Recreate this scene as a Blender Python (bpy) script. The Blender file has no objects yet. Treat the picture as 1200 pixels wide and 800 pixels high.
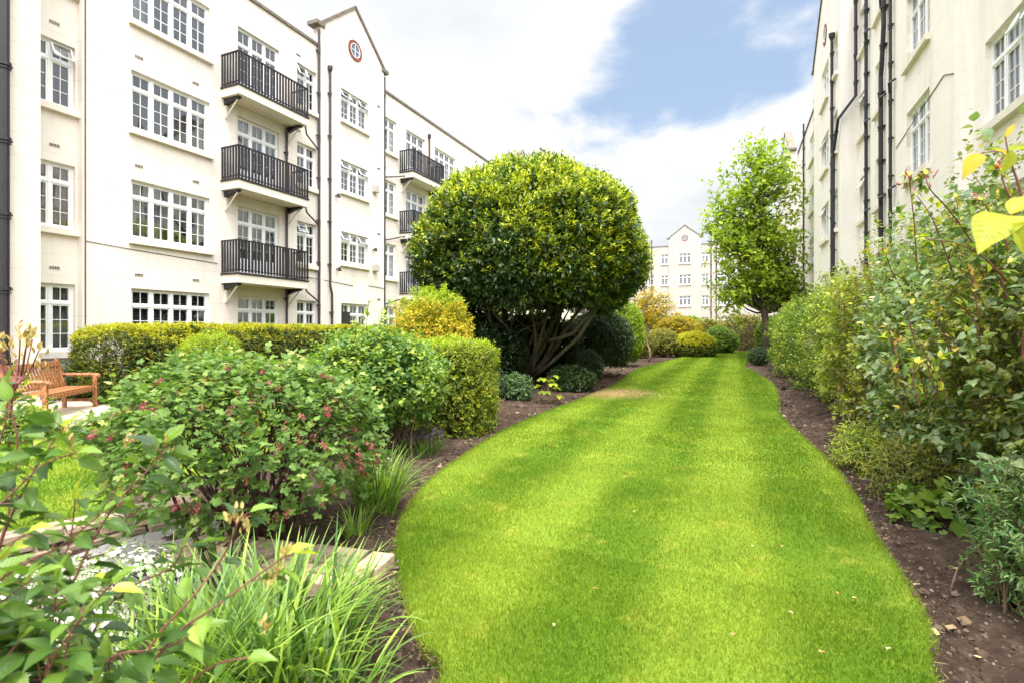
import bpy, bmesh, math, random
import numpy as np
from mathutils import Vector, Matrix
R = math.radians
rng = np.random.default_rng(7)
random.seed(7)
S = bpy.context.scene
COL = S.collection
TH = R(23.3); CT, ST = math.cos(TH), math.sin(TH); H0 = 1.55; F = 605.0

def at(px, py, d):
    xc = (px-600)/F*d; z = H0 + (388-py)/F*d
    return (xc*CT - d*ST, xc*ST + d*CT, z)
def ground(px, py, z=0.0):
    d = F*(H0-z)/(py-388.0)
    p = at(px, py, d); return (p[0], p[1])

# ------------------------------------------------------------------ objects
def tag(o, label=None, cat=None, group=None, kind=None):
    if label: o['label'] = label
    if cat: o['category'] = cat
    if group: o['group'] = group
    if kind: o['kind'] = kind
    return o
def empty(name, loc=(0,0,0), rz=0.0):
    o = bpy.data.objects.new(name, None); COL.objects.link(o)
    o.location = loc; o.rotation_euler = (0,0,rz); o.empty_display_size = .2
    return o
def link(name, me, mat=None, parent=None, loc=None, smooth=False):
    o = bpy.data.objects.new(name, me); COL.objects.link(o)
    if mat is not None and len(me.materials) == 0:
        for m in (mat if isinstance(mat, (list, tuple)) else [mat]): me.materials.append(m)
    if parent: o.parent = parent
    if loc is not None: o.location = loc
    if smooth and len(me.polygons):
        me.polygons.foreach_set('use_smooth', np.ones(len(me.polygons), dtype=bool))
    return o
def copy_tree(o, parent=None):
    c = o.copy(); COL.objects.link(c); c.parent = parent
    for ch in list(o.children): copy_tree(ch, c)
    return c

class MB:
    """collects boxes, quads and tubes of one part"""
    def __init__(s): s.v = []; s.f = []; s.m = []
    def quad(s, a, b, c, d, m=0):
        n = len(s.v); s.v += [a,b,c,d]; s.f.append((n,n+1,n+2,n+3)); s.m.append(m)
    def poly(s, pts, m=0):
        n = len(s.v); s.v += list(pts); s.f.append(tuple(range(n, n+len(pts)))); s.m.append(m)
    def box(s, x0,x1,y0,y1,z0,z1, m=0):
        n = len(s.v)
        s.v += [(x0,y0,z0),(x1,y0,z0),(x1,y1,z0),(x0,y1,z0),(x0,y0,z1),(x1,y0,z1),(x1,y1,z1),(x0,y1,z1)]
        for q in ((0,3,2,1),(4,5,6,7),(0,1,5,4),(1,2,6,5),(2,3,7,6),(3,0,4,7)):
            s.f.append(tuple(n+i for i in q)); s.m.append(m)
    def obox(s, c, u, v, w, m=0):
        c,u,v,w = map(Vector, (c,u,v,w)); n = len(s.v)
        for k in (-1,1):
            for i,j in ((-1,-1),(1,-1),(1,1),(-1,1)): s.v.append(tuple(c+u*i+v*j+w*k))
        for q in ((0,3,2,1),(4,5,6,7),(0,1,5,4),(1,2,6,5),(2,3,7,6),(3,0,4,7)):
            s.f.append(tuple(n+i for i in q)); s.m.append(m)
    def tube(s, pts, rads, seg=8, m=0, cap=True):
        pts = [Vector(p) for p in pts]
        if not hasattr(rads, '__len__'): rads = [rads]*len(pts)
        n0 = len(s.v); prev = None
        for i, p in enumerate(pts):
            t = (pts[min(i+1,len(pts)-1)] - pts[max(i-1,0)])
            t = t.normalized() if t.length > 1e-9 else Vector((0,0,1))
            if prev is None:
                a = Vector((0,0,1)) if abs(t.z) < .9 else Vector((1,0,0))
                x = t.cross(a).normalized()
            else: x = (prev - t*prev.dot(t)).normalized()
            prev = x; y = t.cross(x)
            for k in range(seg):
                an = 2*math.pi*k/seg
                s.v.append(tuple(p + (x*math.cos(an) + y*math.sin(an))*rads[i]))
        for i in range(len(pts)-1):
            for k in range(seg):
                a = n0+i*seg+k; b = n0+i*seg+(k+1)%seg
                s.f.append((a,b,b+seg,a+seg)); s.m.append(m)
        if cap:
            s.f.append(tuple(n0+k for k in range(seg))[::-1]); s.m.append(m)
            e = n0+(len(pts)-1)*seg
            s.f.append(tuple(e+k for k in range(seg))); s.m.append(m)
    def mesh(s, name):
        me = bpy.data.meshes.new(name); me.from_pydata(s.v, [], s.f)
        if any(s.m): me.polygons.foreach_set('material_index', s.m)
        me.update(); return me
    def build(s, name, mat, parent=None, loc=None, smooth=False, bevel=0):
        o = link(name, s.mesh(name), mat, parent, loc, smooth)
        if bevel:
            b = o.modifiers.new('bevel','BEVEL'); b.width = bevel; b.segments = 2; b.limit_method = 'ANGLE'
        return o

def npmesh(name, V, Fidx, nper, tint=None, luv=None):
    """V (n,3), Fidx flat loop index array, nper = verts per polygon (array or int)"""
    me = bpy.data.meshes.new(name)
    if np.isscalar(nper): nper = np.full(len(Fidx)//nper, nper, dtype=np.int32)
    me.vertices.add(len(V)); me.vertices.foreach_set('co', np.asarray(V, dtype=np.float32).ravel())
    me.loops.add(len(Fidx)); me.loops.foreach_set('vertex_index', np.asarray(Fidx, dtype=np.int32))
    me.polygons.add(len(nper))
    st = np.concatenate(([0], np.cumsum(nper)[:-1])).astype(np.int32)
    me.polygons.foreach_set('loop_start', st); me.polygons.foreach_set('loop_total', nper)
    if tint is not None:
        a = me.attributes.new('tint', 'FLOAT', 'POINT'); a.data.foreach_set('value', np.asarray(tint, dtype=np.float32))
    if luv is not None:
        a = me.attributes.new('luv', 'FLOAT_VECTOR', 'POINT'); a.data.foreach_set('vector', np.asarray(luv, dtype=np.float32).ravel())
    me.update(calc_edges=True); return me

# ------------------------------------------------------------------ materials
def mat_new(name):
    m = bpy.data.materials.new(name); m.use_nodes = True
    nt = m.node_tree; b = nt.nodes['Principled BSDF']; return m, nt, b
def N(nt, t, **kw):
    n = nt.nodes.new(t)
    for k, v in kw.items():
        if k.startswith('i_'):
            key = k[2:]; n.inputs[int(key) if key.isdigit() else key.replace('_',' ')].default_value = v
        else: setattr(n, k, v)
    return n
def L(nt, a, b): nt.links.new(a, b)
def ramp(nt, stops, interp='LINEAR'):
    r = nt.nodes.new('ShaderNodeValToRGB'); cr = r.color_ramp; cr.interpolation = interp
    while len(cr.elements) < len(stops): cr.elements.new(.5)
    for e, (p, c) in zip(cr.elements, stops):
        e.position = p; e.color = (*c, 1) if len(c) == 3 else c
    return r
def noise(nt, scale, detail=4, rough=.55, vec=None):
    n = N(nt, 'ShaderNodeTexNoise'); n.inputs['Scale'].default_value = scale
    n.inputs['Detail'].default_value = detail; n.inputs['Roughness'].default_value = rough
    if vec is not None: L(nt, vec, n.inputs['Vector'])
    return n
def objco(nt): return N(nt, 'ShaderNodeTexCoord').outputs['Object']
def worldco(nt): return N(nt, 'ShaderNodeNewGeometry').outputs['Position']
def mapping(nt, vec, scale=(1,1,1), rot=(0,0,0)):
    m = N(nt, 'ShaderNodeMapping'); m.inputs['Scale'].default_value = scale; m.inputs['Rotation'].default_value = rot
    L(nt, vec, m.inputs['Vector']); return m.outputs[0]
def bump(nt, h, b, strength=.3, dist=.02):
    u = N(nt, 'ShaderNodeBump'); u.inputs['Strength'].default_value = strength; u.inputs['Distance'].default_value = dist
    L(nt, h, u.inputs['Height']); L(nt, u.outputs[0], b.inputs['Normal']); return u
def mixc(nt, fac, a, b, mode='MIX'):
    m = N(nt, 'ShaderNodeMix', data_type='RGBA', blend_type=mode)
    for k, v in ((0, fac), (6, a), (7, b)):
        if hasattr(v, 'type') and hasattr(v, 'links'): L(nt, v, m.inputs[k])
        elif k == 0: m.inputs[0].default_value = v
        else: m.inputs[k].default_value = (*v, 1)
    return m.outputs[2]

def m_plain(name, col, rough=.6, metal=0, var=.12, scale=6, bmp=0.0, bscale=40, spec=.4):
    m, nt, b = mat_new(name); co = objco(nt)
    n = noise(nt, scale, 5, .6, co)
    r = ramp(nt, [(.3, tuple(c*(1-var) for c in col)), (.7, tuple(min(1, c*(1+var)) for c in col))])
    L(nt, n.outputs[0], r.inputs[0]); L(nt, r.outputs[0], b.inputs['Base Color'])
    b.inputs['Roughness'].default_value = rough; b.inputs['Metallic'].default_value = metal
    b.inputs['Specular IOR Level'].default_value = spec
    if bmp:
        n2 = noise(nt, bscale, 4, .6, co); bump(nt, n2.outputs[0], b, bmp, .01)
    return m

def m_render_wall(name, col, joint, lines=True):
    m, nt, b = mat_new(name); co = objco(nt)
    sep = N(nt, 'ShaderNodeSeparateXYZ'); L(nt, co, sep.inputs[0])
    cmb = N(nt, 'ShaderNodeCombineXYZ'); L(nt, sep.outputs[0], cmb.inputs[0]); L(nt, sep.outputs[2], cmb.inputs[1])
    br = N(nt, 'ShaderNodeTexBrick'); L(nt, cmb.outputs[0], br.inputs['Vector'])
    br.inputs['Scale'].default_value = 1; br.inputs['Brick Width'].default_value = 1.15; br.inputs['Row Height'].default_value = .48
    br.inputs['Mortar Size'].default_value = .007; br.inputs['Mortar Smooth'].default_value = .4
    br.offset = .5
    br.inputs['Color1'].default_value = (*col,1); br.inputs['Color2'].default_value = (*[c*.975 for c in col],1)
    br.inputs['Mortar'].default_value = (*joint,1)
    # joints fade in and out under later coats of paint
    nj = noise(nt, .35, 3, .6, co); rj = ramp(nt, [(.34,(.1,.1,.1)),(.60,(.9,.9,.9))]); L(nt, nj.outputs[0], rj.inputs[0])
    base = mixc(nt, rj.outputs[0], col, br.outputs[0]) if lines else None
    if base is None:
        rgb = N(nt, 'ShaderNodeRGB'); rgb.outputs[0].default_value = (*col,1); base = rgb.outputs[0]
    # rain streaks: noise stretched vertically
    st = noise(nt, 1.0, 5, .65, mapping(nt, co, (2.6,2.6,.22)))
    rs = ramp(nt, [(.34,(.88,.855,.83)),(.5,(1,1,1))]); L(nt, st.outputs[0], rs.inputs[0])
    c2 = mixc(nt, .65, base, rs.outputs[0], 'MULTIPLY')
    bl = noise(nt, .5, 4, .6, co); rb = ramp(nt, [(.3,(.96,.95,.935)),(.6,(1,1,1))]); L(nt, bl.outputs[0], rb.inputs[0])
    c3 = mixc(nt, 1.0, c2, rb.outputs[0], 'MULTIPLY')
    L(nt, c3, b.inputs['Base Color']); b.inputs['Roughness'].default_value = .85
    b.inputs['Specular IOR Level'].default_value = .25
    fn = noise(nt, 60, 4, .6, co)
    ad = N(nt, 'ShaderNodeMath', operation='MULTIPLY_ADD'); L(nt, br.outputs['Fac'], ad.inputs[0]); ad.inputs[1].default_value = -.6
    L(nt, fn.outputs[0], ad.inputs[2]); bump(nt, ad.outputs[0], b, .12, .006)
    return m

def m_leaf(name, stops, rough=.45, trans=.3, spec=.35, tcol=1.3, gain=1.0, veins=False):
    """leaf colour comes from a per-leaf 'tint' value"""
    m, nt, b = mat_new(name)
    a = N(nt, 'ShaderNodeAttribute', attribute_name='tint')
    k_ = (1.28*gain,1.08*gain,1.05*gain) if tcol > 1.1 else (1,1,1)
    r = ramp(nt, [(p, tuple(min(.85,c*k) for c,k in zip(cc,k_))) for p,cc in stops]); L(nt, a.outputs['Fac'], r.inputs[0])
    nz = noise(nt, 30, 2, .5, worldco(nt)); rz = ramp(nt, [(.3,(.82,.82,.82)),(.7,(1.15,1.15,1.1))]); L(nt, nz.outputs[0], rz.inputs[0])
    c = mixc(nt, 1.0, r.outputs[0], rz.outputs[0], 'MULTIPLY')
    if veins:
        lu = N(nt, 'ShaderNodeAttribute', attribute_name='luv'); sx = N(nt, 'ShaderNodeSeparateXYZ'); L(nt, lu.outputs['Vector'], sx.inputs[0])
        ay = N(nt, 'ShaderNodeMath', operation='ABSOLUTE'); L(nt, sx.outputs[1], ay.inputs[0])
        ph = N(nt, 'ShaderNodeMath', operation='MULTIPLY_ADD'); L(nt, ay.outputs[0], ph.inputs[0]); ph.inputs[1].default_value = -.8; L(nt, sx.outputs[0], ph.inputs[2])
        m6 = N(nt, 'ShaderNodeMath', operation='MULTIPLY'); L(nt, ph.outputs[0], m6.inputs[0]); m6.inputs[1].default_value = 44
        sn = N(nt, 'ShaderNodeMath', operation='SINE'); L(nt, m6.outputs[0], sn.inputs[0])
        sv = N(nt, 'ShaderNodeMapRange'); L(nt, sn.outputs[0], sv.inputs[0]); sv.inputs[1].default_value = .75; sv.inputs[2].default_value = 1.0
        mr = N(nt, 'ShaderNodeMapRange'); L(nt, ay.outputs[0], mr.inputs[0]); mr.inputs[1].default_value = .035; mr.inputs[2].default_value = .012
        mxv = N(nt, 'ShaderNodeMath', operation='MAXIMUM'); L(nt, sv.outputs[0], mxv.inputs[0]); L(nt, mr.outputs[0], mxv.inputs[1])
        hf = N(nt, 'ShaderNodeMath', operation='MULTIPLY'); L(nt, mxv.outputs[0], hf.inputs[0]); hf.inputs[1].default_value = .38
        lt = mixc(nt, 1.0, c, (1.5,1.4,1.5), 'MULTIPLY'); c = mixc(nt, hf.outputs[0], c, lt)
        sub_ = N(nt, 'ShaderNodeMath', operation='SUBTRACT'); sub_.inputs[0].default_value = 1; L(nt, mxv.outputs[0], sub_.inputs[1])
        bump(nt, sub_.outputs[0], b, .5, .004)
    L(nt, c, b.inputs['Base Color']); b.inputs['Roughness'].default_value = rough
    b.inputs['Specular IOR Level'].default_value = spec
    t = N(nt, 'ShaderNodeBsdfTranslucent')
    tc = mixc(nt, 1.0, c, (tcol*1.05, tcol*1.15, tcol*.55), 'MULTIPLY'); L(nt, tc, t.inputs[0])
    mx = N(nt, 'ShaderNodeMixShader'); mx.inputs[0].default_value = trans
    L(nt, b.outputs[0], mx.inputs[1]); L(nt, t.outputs[0], mx.inputs[2])
    L(nt, mx.outputs[0], nt.nodes['Material Output'].inputs['Surface'])
    return m

def m_glass(name, tint=(.9,.95,1), refl=.24):
    m = bpy.data.materials.new(name); m.use_nodes = True; nt = m.node_tree; nt.nodes.clear()
    g = N(nt, 'ShaderNodeBsdfGlossy'); g.inputs['Roughness'].default_value = .02; g.inputs[0].default_value = (*tint,1)
    t = N(nt, 'ShaderNodeBsdfTransparent'); t.inputs[0].default_value = (.80,.86,.9,1)
    lw = N(nt, 'ShaderNodeFresnel'); lw.inputs[0].default_value = 1.5
    ma = N(nt, 'ShaderNodeMath', operation='MULTIPLY_ADD', use_clamp=True); L(nt, lw.outputs[0], ma.inputs[0]); ma.inputs[1].default_value = 1.0; ma.inputs[2].default_value = refl-.05
    wv = noise(nt, .9, 2, .5, objco(nt)); u = N(nt, 'ShaderNodeBump'); u.inputs['Strength'].default_value = .08; u.inputs['Distance'].default_value = .05
    L(nt, wv.outputs[0], u.inputs['Height']); L(nt, u.outputs[0], g.inputs['Normal'])
    mx = N(nt, 'ShaderNodeMixShader'); L(nt, ma.outputs[0], mx.inputs[0]); L(nt, t.outputs[0], mx.inputs[1]); L(nt, g.outputs[0], mx.inputs[2])
    o = N(nt, 'ShaderNodeOutputMaterial'); L(nt, mx.outputs[0], o.inputs[0]); return m

def m_bark(name, c0, c1, scale=8):
    m, nt, b = mat_new(name); co = objco(nt)
    n = noise(nt, scale, 6, .7, mapping(nt, co, (1,1,.25)))
    r = ramp(nt, [(.3,c0),(.7,c1)]); L(nt, n.outputs[0], r.inputs[0]); L(nt, r.outputs[0], b.inputs['Base Color'])
    b.inputs['Roughness'].default_value = .9; b.inputs['Specular IOR Level'].default_value = .2
    bump(nt, n.outputs[0], b, .8, .03); return m

WALL = m_render_wall('cream_render', (.80,.735,.665), (.54,.47,.40))
WALL2 = m_render_wall('cream_render_plain', (.87,.82,.765), (.66,.61,.54), True)
WALL3 = m_render_wall('pale_render_far', (.52,.475,.42), (.7,.66,.6), False)
TRIM = m_plain('painted_sill', (.76,.70,.61), .7, var=.08, scale=3)
UPVC = m_plain('white_frame', (.83,.84,.84), .3, var=.02, spec=.5)
COPE = m_plain('coping_stone', (.17,.14,.115), .85, var=.3, scale=5, bmp=.3)
BLACK = m_plain('black_metal', (.018,.016,.020), .42, var=.25, scale=12, spec=.5)
BROWN = m_plain('dark_painted_pipe', (.040,.032,.034), .5, var=.3, scale=8, spec=.45)
BRICK = m_plain('red_brick', (.24,.065,.04), .85, var=.3, scale=25, bmp=.4)
GLASS = m_glass('window_glass')
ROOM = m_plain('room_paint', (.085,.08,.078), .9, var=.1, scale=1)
CURT = m_plain('pale_curtain', (.62,.60,.56), .9, var=.12, scale=8)
CURTP = m_plain('pink_curtain', (.48,.22,.22), .9, var=.2, scale=8)
BLIND = m_plain('pale_blind', (.60,.60,.58), .6, var=.04)
DARKDOOR = m_plain('black_door_paint', (.03,.03,.032), .35, var=.1)
ROOFM = m_plain('roof_felt', (.16,.15,.14), .9, var=.2, scale=2)
# ------------------------------------------------------------------ buildings
WCACHE = {}
def window_meshes(w, h, n, style='casement', doorlights=()):
    key = (round(w,2), round(h,2), n, style)
    if key in WCACHE: return WCACHE[key]
    f = MB(); fw = .055; d0, d1 = 0.0, .07
    f.box(0,w,d0,d1,0,fw); f.box(0,w,d0,d1,h-fw,h); f.box(0,fw,d0,d1,fw,h-fw); f.box(w-fw,w,d0,d1,fw,h-fw)
    lw = (w-2*fw-(n-1)*.06)/n
    th = .25*h if style == 'casement' else .22*h
    zt = h-fw-th
    xs = []
    for i in range(n):
        x0 = fw + i*(lw+.06); xs.append((x0, x0+lw))
        if i < n-1: f.box(x0+lw, x0+lw+.06, d0-.004, d1, fw, h-fw)
    f.box(fw, w-fw, d0-.008, d1-.01, zt-.03, zt+.03)
    for (x0, x1) in xs:
        for (z0, z1, rows) in ((fw, zt-.03, 3), (zt+.03, h-fw, 1)):
            s = .038
            if style == 'door' and rows == 3: rows = 4
            a = d0+.012
            f.box(x0,x1,a,d1-.015,z0,z0+s); f.box(x0,x1,a,d1-.015,z1-s,z1)
            f.box(x0,x0+s,a,d1-.015,z0+s,z1-s); f.box(x1-s,x1,a,d1-.015,z0+s,z1-s)
            if style == 'door' and rows == 4:
                f.box(x0+s,x1-s,a+.01,d1-.02,z0+s,z0+.42)   # solid bottom panel
            g = .008
            xm = (x0+x1)/2; f.box(xm-g, xm+g, a+.015, a+.035, z0+s, z1-s)
            for r in range(1, rows):
                zz = z0+s+(z1-z0-2*s)*r/rows; f.box(x0+s, x1-s, a+.018, a+.032, zz-g, zz+g)
    me = f.mesh('window_frame_mesh'); me.materials.append(UPVC)
    p = MB(); p.quad((fw,.045,fw),(w-fw,.045,fw),(w-fw,.045,h-fw),(fw,.045,h-fw)); pm = p.mesh('pane_mesh'); pm.materials.append(GLASS)
    s = MB(); s.box(-.07, w+.07, -.20, 0.0, -.15, -.003); sm = s.mesh('sill_mesh'); sm.materials.append(TRIM)
    WCACHE[key] = (me, pm, sm, xs, zt, fw); return WCACHE[key]
CC = {}
def curtain_mesh(w, h, kind, mat):
    key = (round(w,2), round(h,2), kind, mat.name)
    if key in CC: return CC[key]
    c = MB()
    if kind == 'blind':
        z = .06
        while z < h-.05:
            c.obox((w/2, 0, z), (w/2-.06,0,0), (0,.012,.008), (0,0,.001)); z += .042
    else:
        spans = {'l0': ((.04,.22),), 'r0': ((w-.22,w-.04),), 'l1': ((.04,w*.45),), 'r1': ((w-.2,w-.04),), 'sides': ((.04,.22),(w-.22-.0,w-.04)), 'half': ((.04,w*.45),(w-.2,w-.04)), 'full': ((.04,w-.04),), 'left': ((.04,.35*w),)}[kind]
        for a, b_ in spans:
            k = max(6, int((b_-a)/.022)); 
            pts = [(a+(b_-a)*i/k, .03*math.sin(i*1.25)+.01*math.sin(i*.5), 0) for i in range(k+1)]
            for i in range(k):
                (xa,ya,_),(xb,yb,_) = pts[i], pts[i+1]
                c.quad((xa,ya,.03),(xb,yb,.03),(xb,yb*.8,h-.03),(xa,ya*.8,h-.03))
    me = c.mesh('curtain_mesh'); me.materials.append(mat); CC[key] = me; return me

def add_window(root, x0, yp, z0, w, h, n, style='casement', sill=True, cur=None, opens=()):
    me, pm, sm, xs, zt, fw = window_meshes(w, h, n, style)
    o = link('balcony_door' if style == 'door' else 'window', me, None, root, (x0, yp+.09, z0))
    link('pane', pm, None, o)
    if sill: link('sill', sm, None, o, (0, -.002, 0))
    if cur:
        kind, mat = cur
        for kk in {'sides':('l0','r0'),'half':('l1','r1')}.get(kind,(kind,)):
            link('blind' if kind == 'blind' else 'curtain', curtain_mesh(w, h, kk, mat), None, o, (0, .22, 0))
    for i in opens:      # a top light pushed open at its foot
        a0, a1 = xs[i]; b = MB(); hh = h-fw-zt-.03; an = R(28)
        for (p, q) in (((a0,0),(a1,0)),((a0,-hh),(a1,-hh)),((a0,0),(a0,-hh)),((a1,0),(a1,-hh))):
            def pt(xx, zz): return Vector((xx, -.02+zz*math.sin(an), h-fw+zz*math.cos(an)))
            b.tube([pt(*p), pt(*q)], .022, 4)
        b.quad(*[tuple(Vector((xx,-.02+zz*math.sin(an), h-fw+zz*math.cos(an)))) for xx,zz in ((a0,-hh),(a1,-hh),(a1,0),(a0,0))], m=1)
        b.build('open_casement', [UPVC, GLASS], o)
    return o

def wall_strip(mb, x0, x1, y, z0, z1, holes, dep=.16):
    hs = [h for h in holes if h[0] >= x0-1e-4 and h[1] <= x1+1e-4]
    xs = sorted({x0, x1, *[h[0] for h in hs], *[h[1] for h in hs]})
    zs = sorted({z0, z1, *[h[2] for h in hs], *[h[3] for h in hs]})
    for i in range(len(xs)-1):
        for j in range(len(zs)-1):
            cx, cz = (xs[i]+xs[i+1])/2, (zs[j]+zs[j+1])/2
            if any(h[0] < cx < h[1] and h[2] < cz < h[3] for h in hs): continue
            mb.quad((xs[i],y,zs[j]),(xs[i+1],y,zs[j]),(xs[i+1],y,zs[j+1]),(xs[i],y,zs[j+1]))
    for a,b,c,d in hs:
        e = y+dep
        mb.quad((a,y,c),(a,e,c),(a,e,d),(a,y,d)); mb.quad((b,e,c),(b,y,c),(b,y,d),(b,e,d))
        mb.quad((a,y,d),(a,e,d),(b,e,d),(b,y,d)); mb.quad((a,e,c),(a,y,c),(b,y,c),(b,e,c))

def drainpipe(root, pts, r=.055, mat=BROWN, collars=True, hopper=False, step=1.45):
    m = MB(); m.tube(pts, r, 10)
    P = [Vector(p) for p in pts]
    for a, b in zip(P[:-1], P[1:]):
        d = b-a; n = int(d.length/step) if collars else 0
        for i in range(n):
            c = a + d*((i+.5)/n); u = d.normalized()
            m.tube([c-u*.035, c+u*.035], r*1.35, 10)
            m.tube([c-u*.09-u*.012, c-u*.09+u*.012], r*1.3, 10)
            if abs(u.z) > .9: m.box(c.x-r*1.9, c.x+r*1.9, c.y+r*.6, c.y+r*1.5, c.z-.02, c.z+.02)
    if hopper:
        t = P[-1]; m.tube([t-Vector((0,0,.02)), t+Vector((0,0,.1)), t+Vector((0,0,.2)), t+Vector((0,0,.22))], [r*1.1, r*2, r*2.1, r*2.3], 10)
    return m.build('drainpipe', mat, root, smooth=False)

BARM = {}
def balcony(root, x0, x1, z, proj=.78):
    """slab with its top at z; railing, trim and brackets are pieces of the balcony"""
    w = x1-x0
    if w not in BARM:
        s = MB(); s.box(0, w, -proj, -.003, -.30, -.055); sl = s.mesh('slab'); sl.materials.append(TRIM2)
        t = MB(); t.box(-.03, w+.03, -proj-.03, -.004, -.052, 0); tm = t.mesh('edge_trim'); tm.materials.append(BLACK)
        r = MB(); hh = 1.02
        for (xa,ya,xb,yb) in ((.02,-proj+.02,w-.02,-proj+.02),(.02,-proj+.02,.02,-.02),(w-.02,-proj+.02,w-.02,-.02)):
            a = Vector((xa,ya,0)); b = Vector((xb,yb,0)); d = b-a; u = d.normalized(); n = max(2,int(d.length/.118)); q = Vector((-u.y,u.x,0))
            r.obox(tuple((a+b)/2+Vector((0,0,hh-.02))), tuple(d/2+u*.02), tuple(q*.028), (0,0,.02))
            r.obox(tuple((a+b)/2+Vector((0,0,.09))), tuple(d/2), tuple(q*.018), (0,0,.014))
            for i in range(n+1):
                c = a + d*(i/n); k = .036 if i in (0,n) else .034
                r.obox(tuple(c+Vector((0,0,hh/2))), tuple(u*k), tuple(q*.012), (0,0,hh/2-.02))
        rm = r.mesh('railing'); rm.materials.append(BLACK)
        bk = MB()
        for (za,zb,ya,yb) in ((-.30,-.36,-.62,-.0),):
            pts = [(-.06,-.62,-.305),(-.06,-.004,-.305),(-.06,-.004,-.50),(-.06,-.35,-.40),(-.06,-.62,-.36)]
            p2 = [(.06,y,zz) for _,y,zz in pts]
            bk.poly(pts); bk.poly(p2[::-1])
            for i in range(len(pts)):
                j = (i+1)%len(pts); bk.quad(pts[i], p2[i], p2[j], pts[j])
        st = MB(); st.tube([(0,-.52,-.385),(0,-.02,-.86)], .03, 4); st.box(-.035,.035,-.045,-.003,-.9,-.5)
        bm_ = bk.mesh('bracket'); bm_.materials.append(BLACK); stm = st.mesh('strut'); stm.materials.append(TRIM2)
        BARM[w] = (sl, tm, rm, bm_, stm)
    sl, tm, rm, bm_, stm = BARM[w]
    o = link('balcony', sl, None, root, (x0, 0, z))
    link('edge_trim', tm, None, o); link('railing', rm, None, o)
    for xx in (.16, w-.16):
        link('bracket', bm_, None, o, (xx,0,0)); link('strut', stm, None, o, (xx,0,0))
    return o
TRIM2 = m_plain('balcony_cream', (.76,.70,.60), .75, var=.05, scale=2)

def gable_part(root, xc, hw, yf, zs, zp, zr, wallm, top_shoulder=.28):
    """upper gable wall with raking coping, shoulders and the round window"""
    m = MB(); th = .35; zb = zs-1.9
    prof = [(xc-hw, zr), (xc+hw, zr), (xc+hw, zs), (xc, zp), (xc-hw, zs)]
    m.poly([(x,yf,z) for x,z in prof]); m.poly([(x,yf+th,z) for x,z in prof][::-1])
    for i in range(len(prof)):
        a, b = prof[i], prof[(i+1)%len(prof)]
        m.quad((a[0],yf,a[1]),(a[0],yf+th,a[1]),(b[0],yf+th,b[1]),(b[0],yf,b[1]))
    g = m.build('gable', wallm, root)
    c = MB()
    for s in (-1, 1):
        a = Vector((xc+s*(hw+.02), yf+th/2, zs+.03)); b = Vector((xc, yf+th/2, zp+.04)); d = b-a
        up = Vector((-d.z,0,d.x)).normalized(); up = up if up.z > 0 else -up
        c.obox(tuple((a+b)/2+up*.02), tuple(d/2+d.normalized()*.03), (0,th/2+.06,0), tuple(up*.05))
        c.obox((xc+s*(hw+.05), yf+th/2, zs-.0), (.22,0,0), (0,th/2+.07,0), (0,0,.07))
    c.build('coping', COPE, g)
    zw = zs-.05
    r = MB(); k = 28
    for i in range(k):
        a0 = 2*math.pi*(i+.06)/k; a1 = 2*math.pi*(i+.94)/k
        q = []
        for rad in (.30,.42):
            for a in (a0,a1): q.append((rad*math.cos(a), rad*math.sin(a)))
        (p00,p01,p10,p11) = q
        r.quad((p00[0],-.03,p00[1]),(p01[0],-.03,p01[1]),(p11[0],-.03,p11[1]),(p10[0],-.03,p10[1]))
        r.quad((p10[0],-.03,p10[1]),(p11[0],-.03,p11[1]),(p11[0],-.002,p11[1]),(p10[0],-.002,p10[1]))
        r.quad((p00[0],-.002,p00[1]),(p01[0],-.002,p01[1]),(p01[0],-.03,p01[1]),(p00[0],-.03,p00[1]))
    rr = r.build('round_window', BRICK, g, (xc, yf, zw))
    d = MB(); d.poly([(.305*math.cos(2*math.pi*i/28), -.004, .305*math.sin(2*math.pi*i/28)) for i in range(28)]); d.build('pane', DGLASS, rr)
    fz = MB(); fz.tube([(.28*math.cos(2*math.pi*i/28), -.014, .28*math.sin(2*math.pi*i/28)) for i in range(29)], .022, 5, cap=False)
    fz.box(-.012,.012,-.022,-.006,-.27,.27); fz.box(-.27,.27,-.021,-.007,-.012,.012); fz.build('glazing_bars', UPVC, rr)
    return g
DGLASS = m_plain('dark_round_glass', (.10,.13,.18), .08, var=.1, spec=.9)

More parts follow.
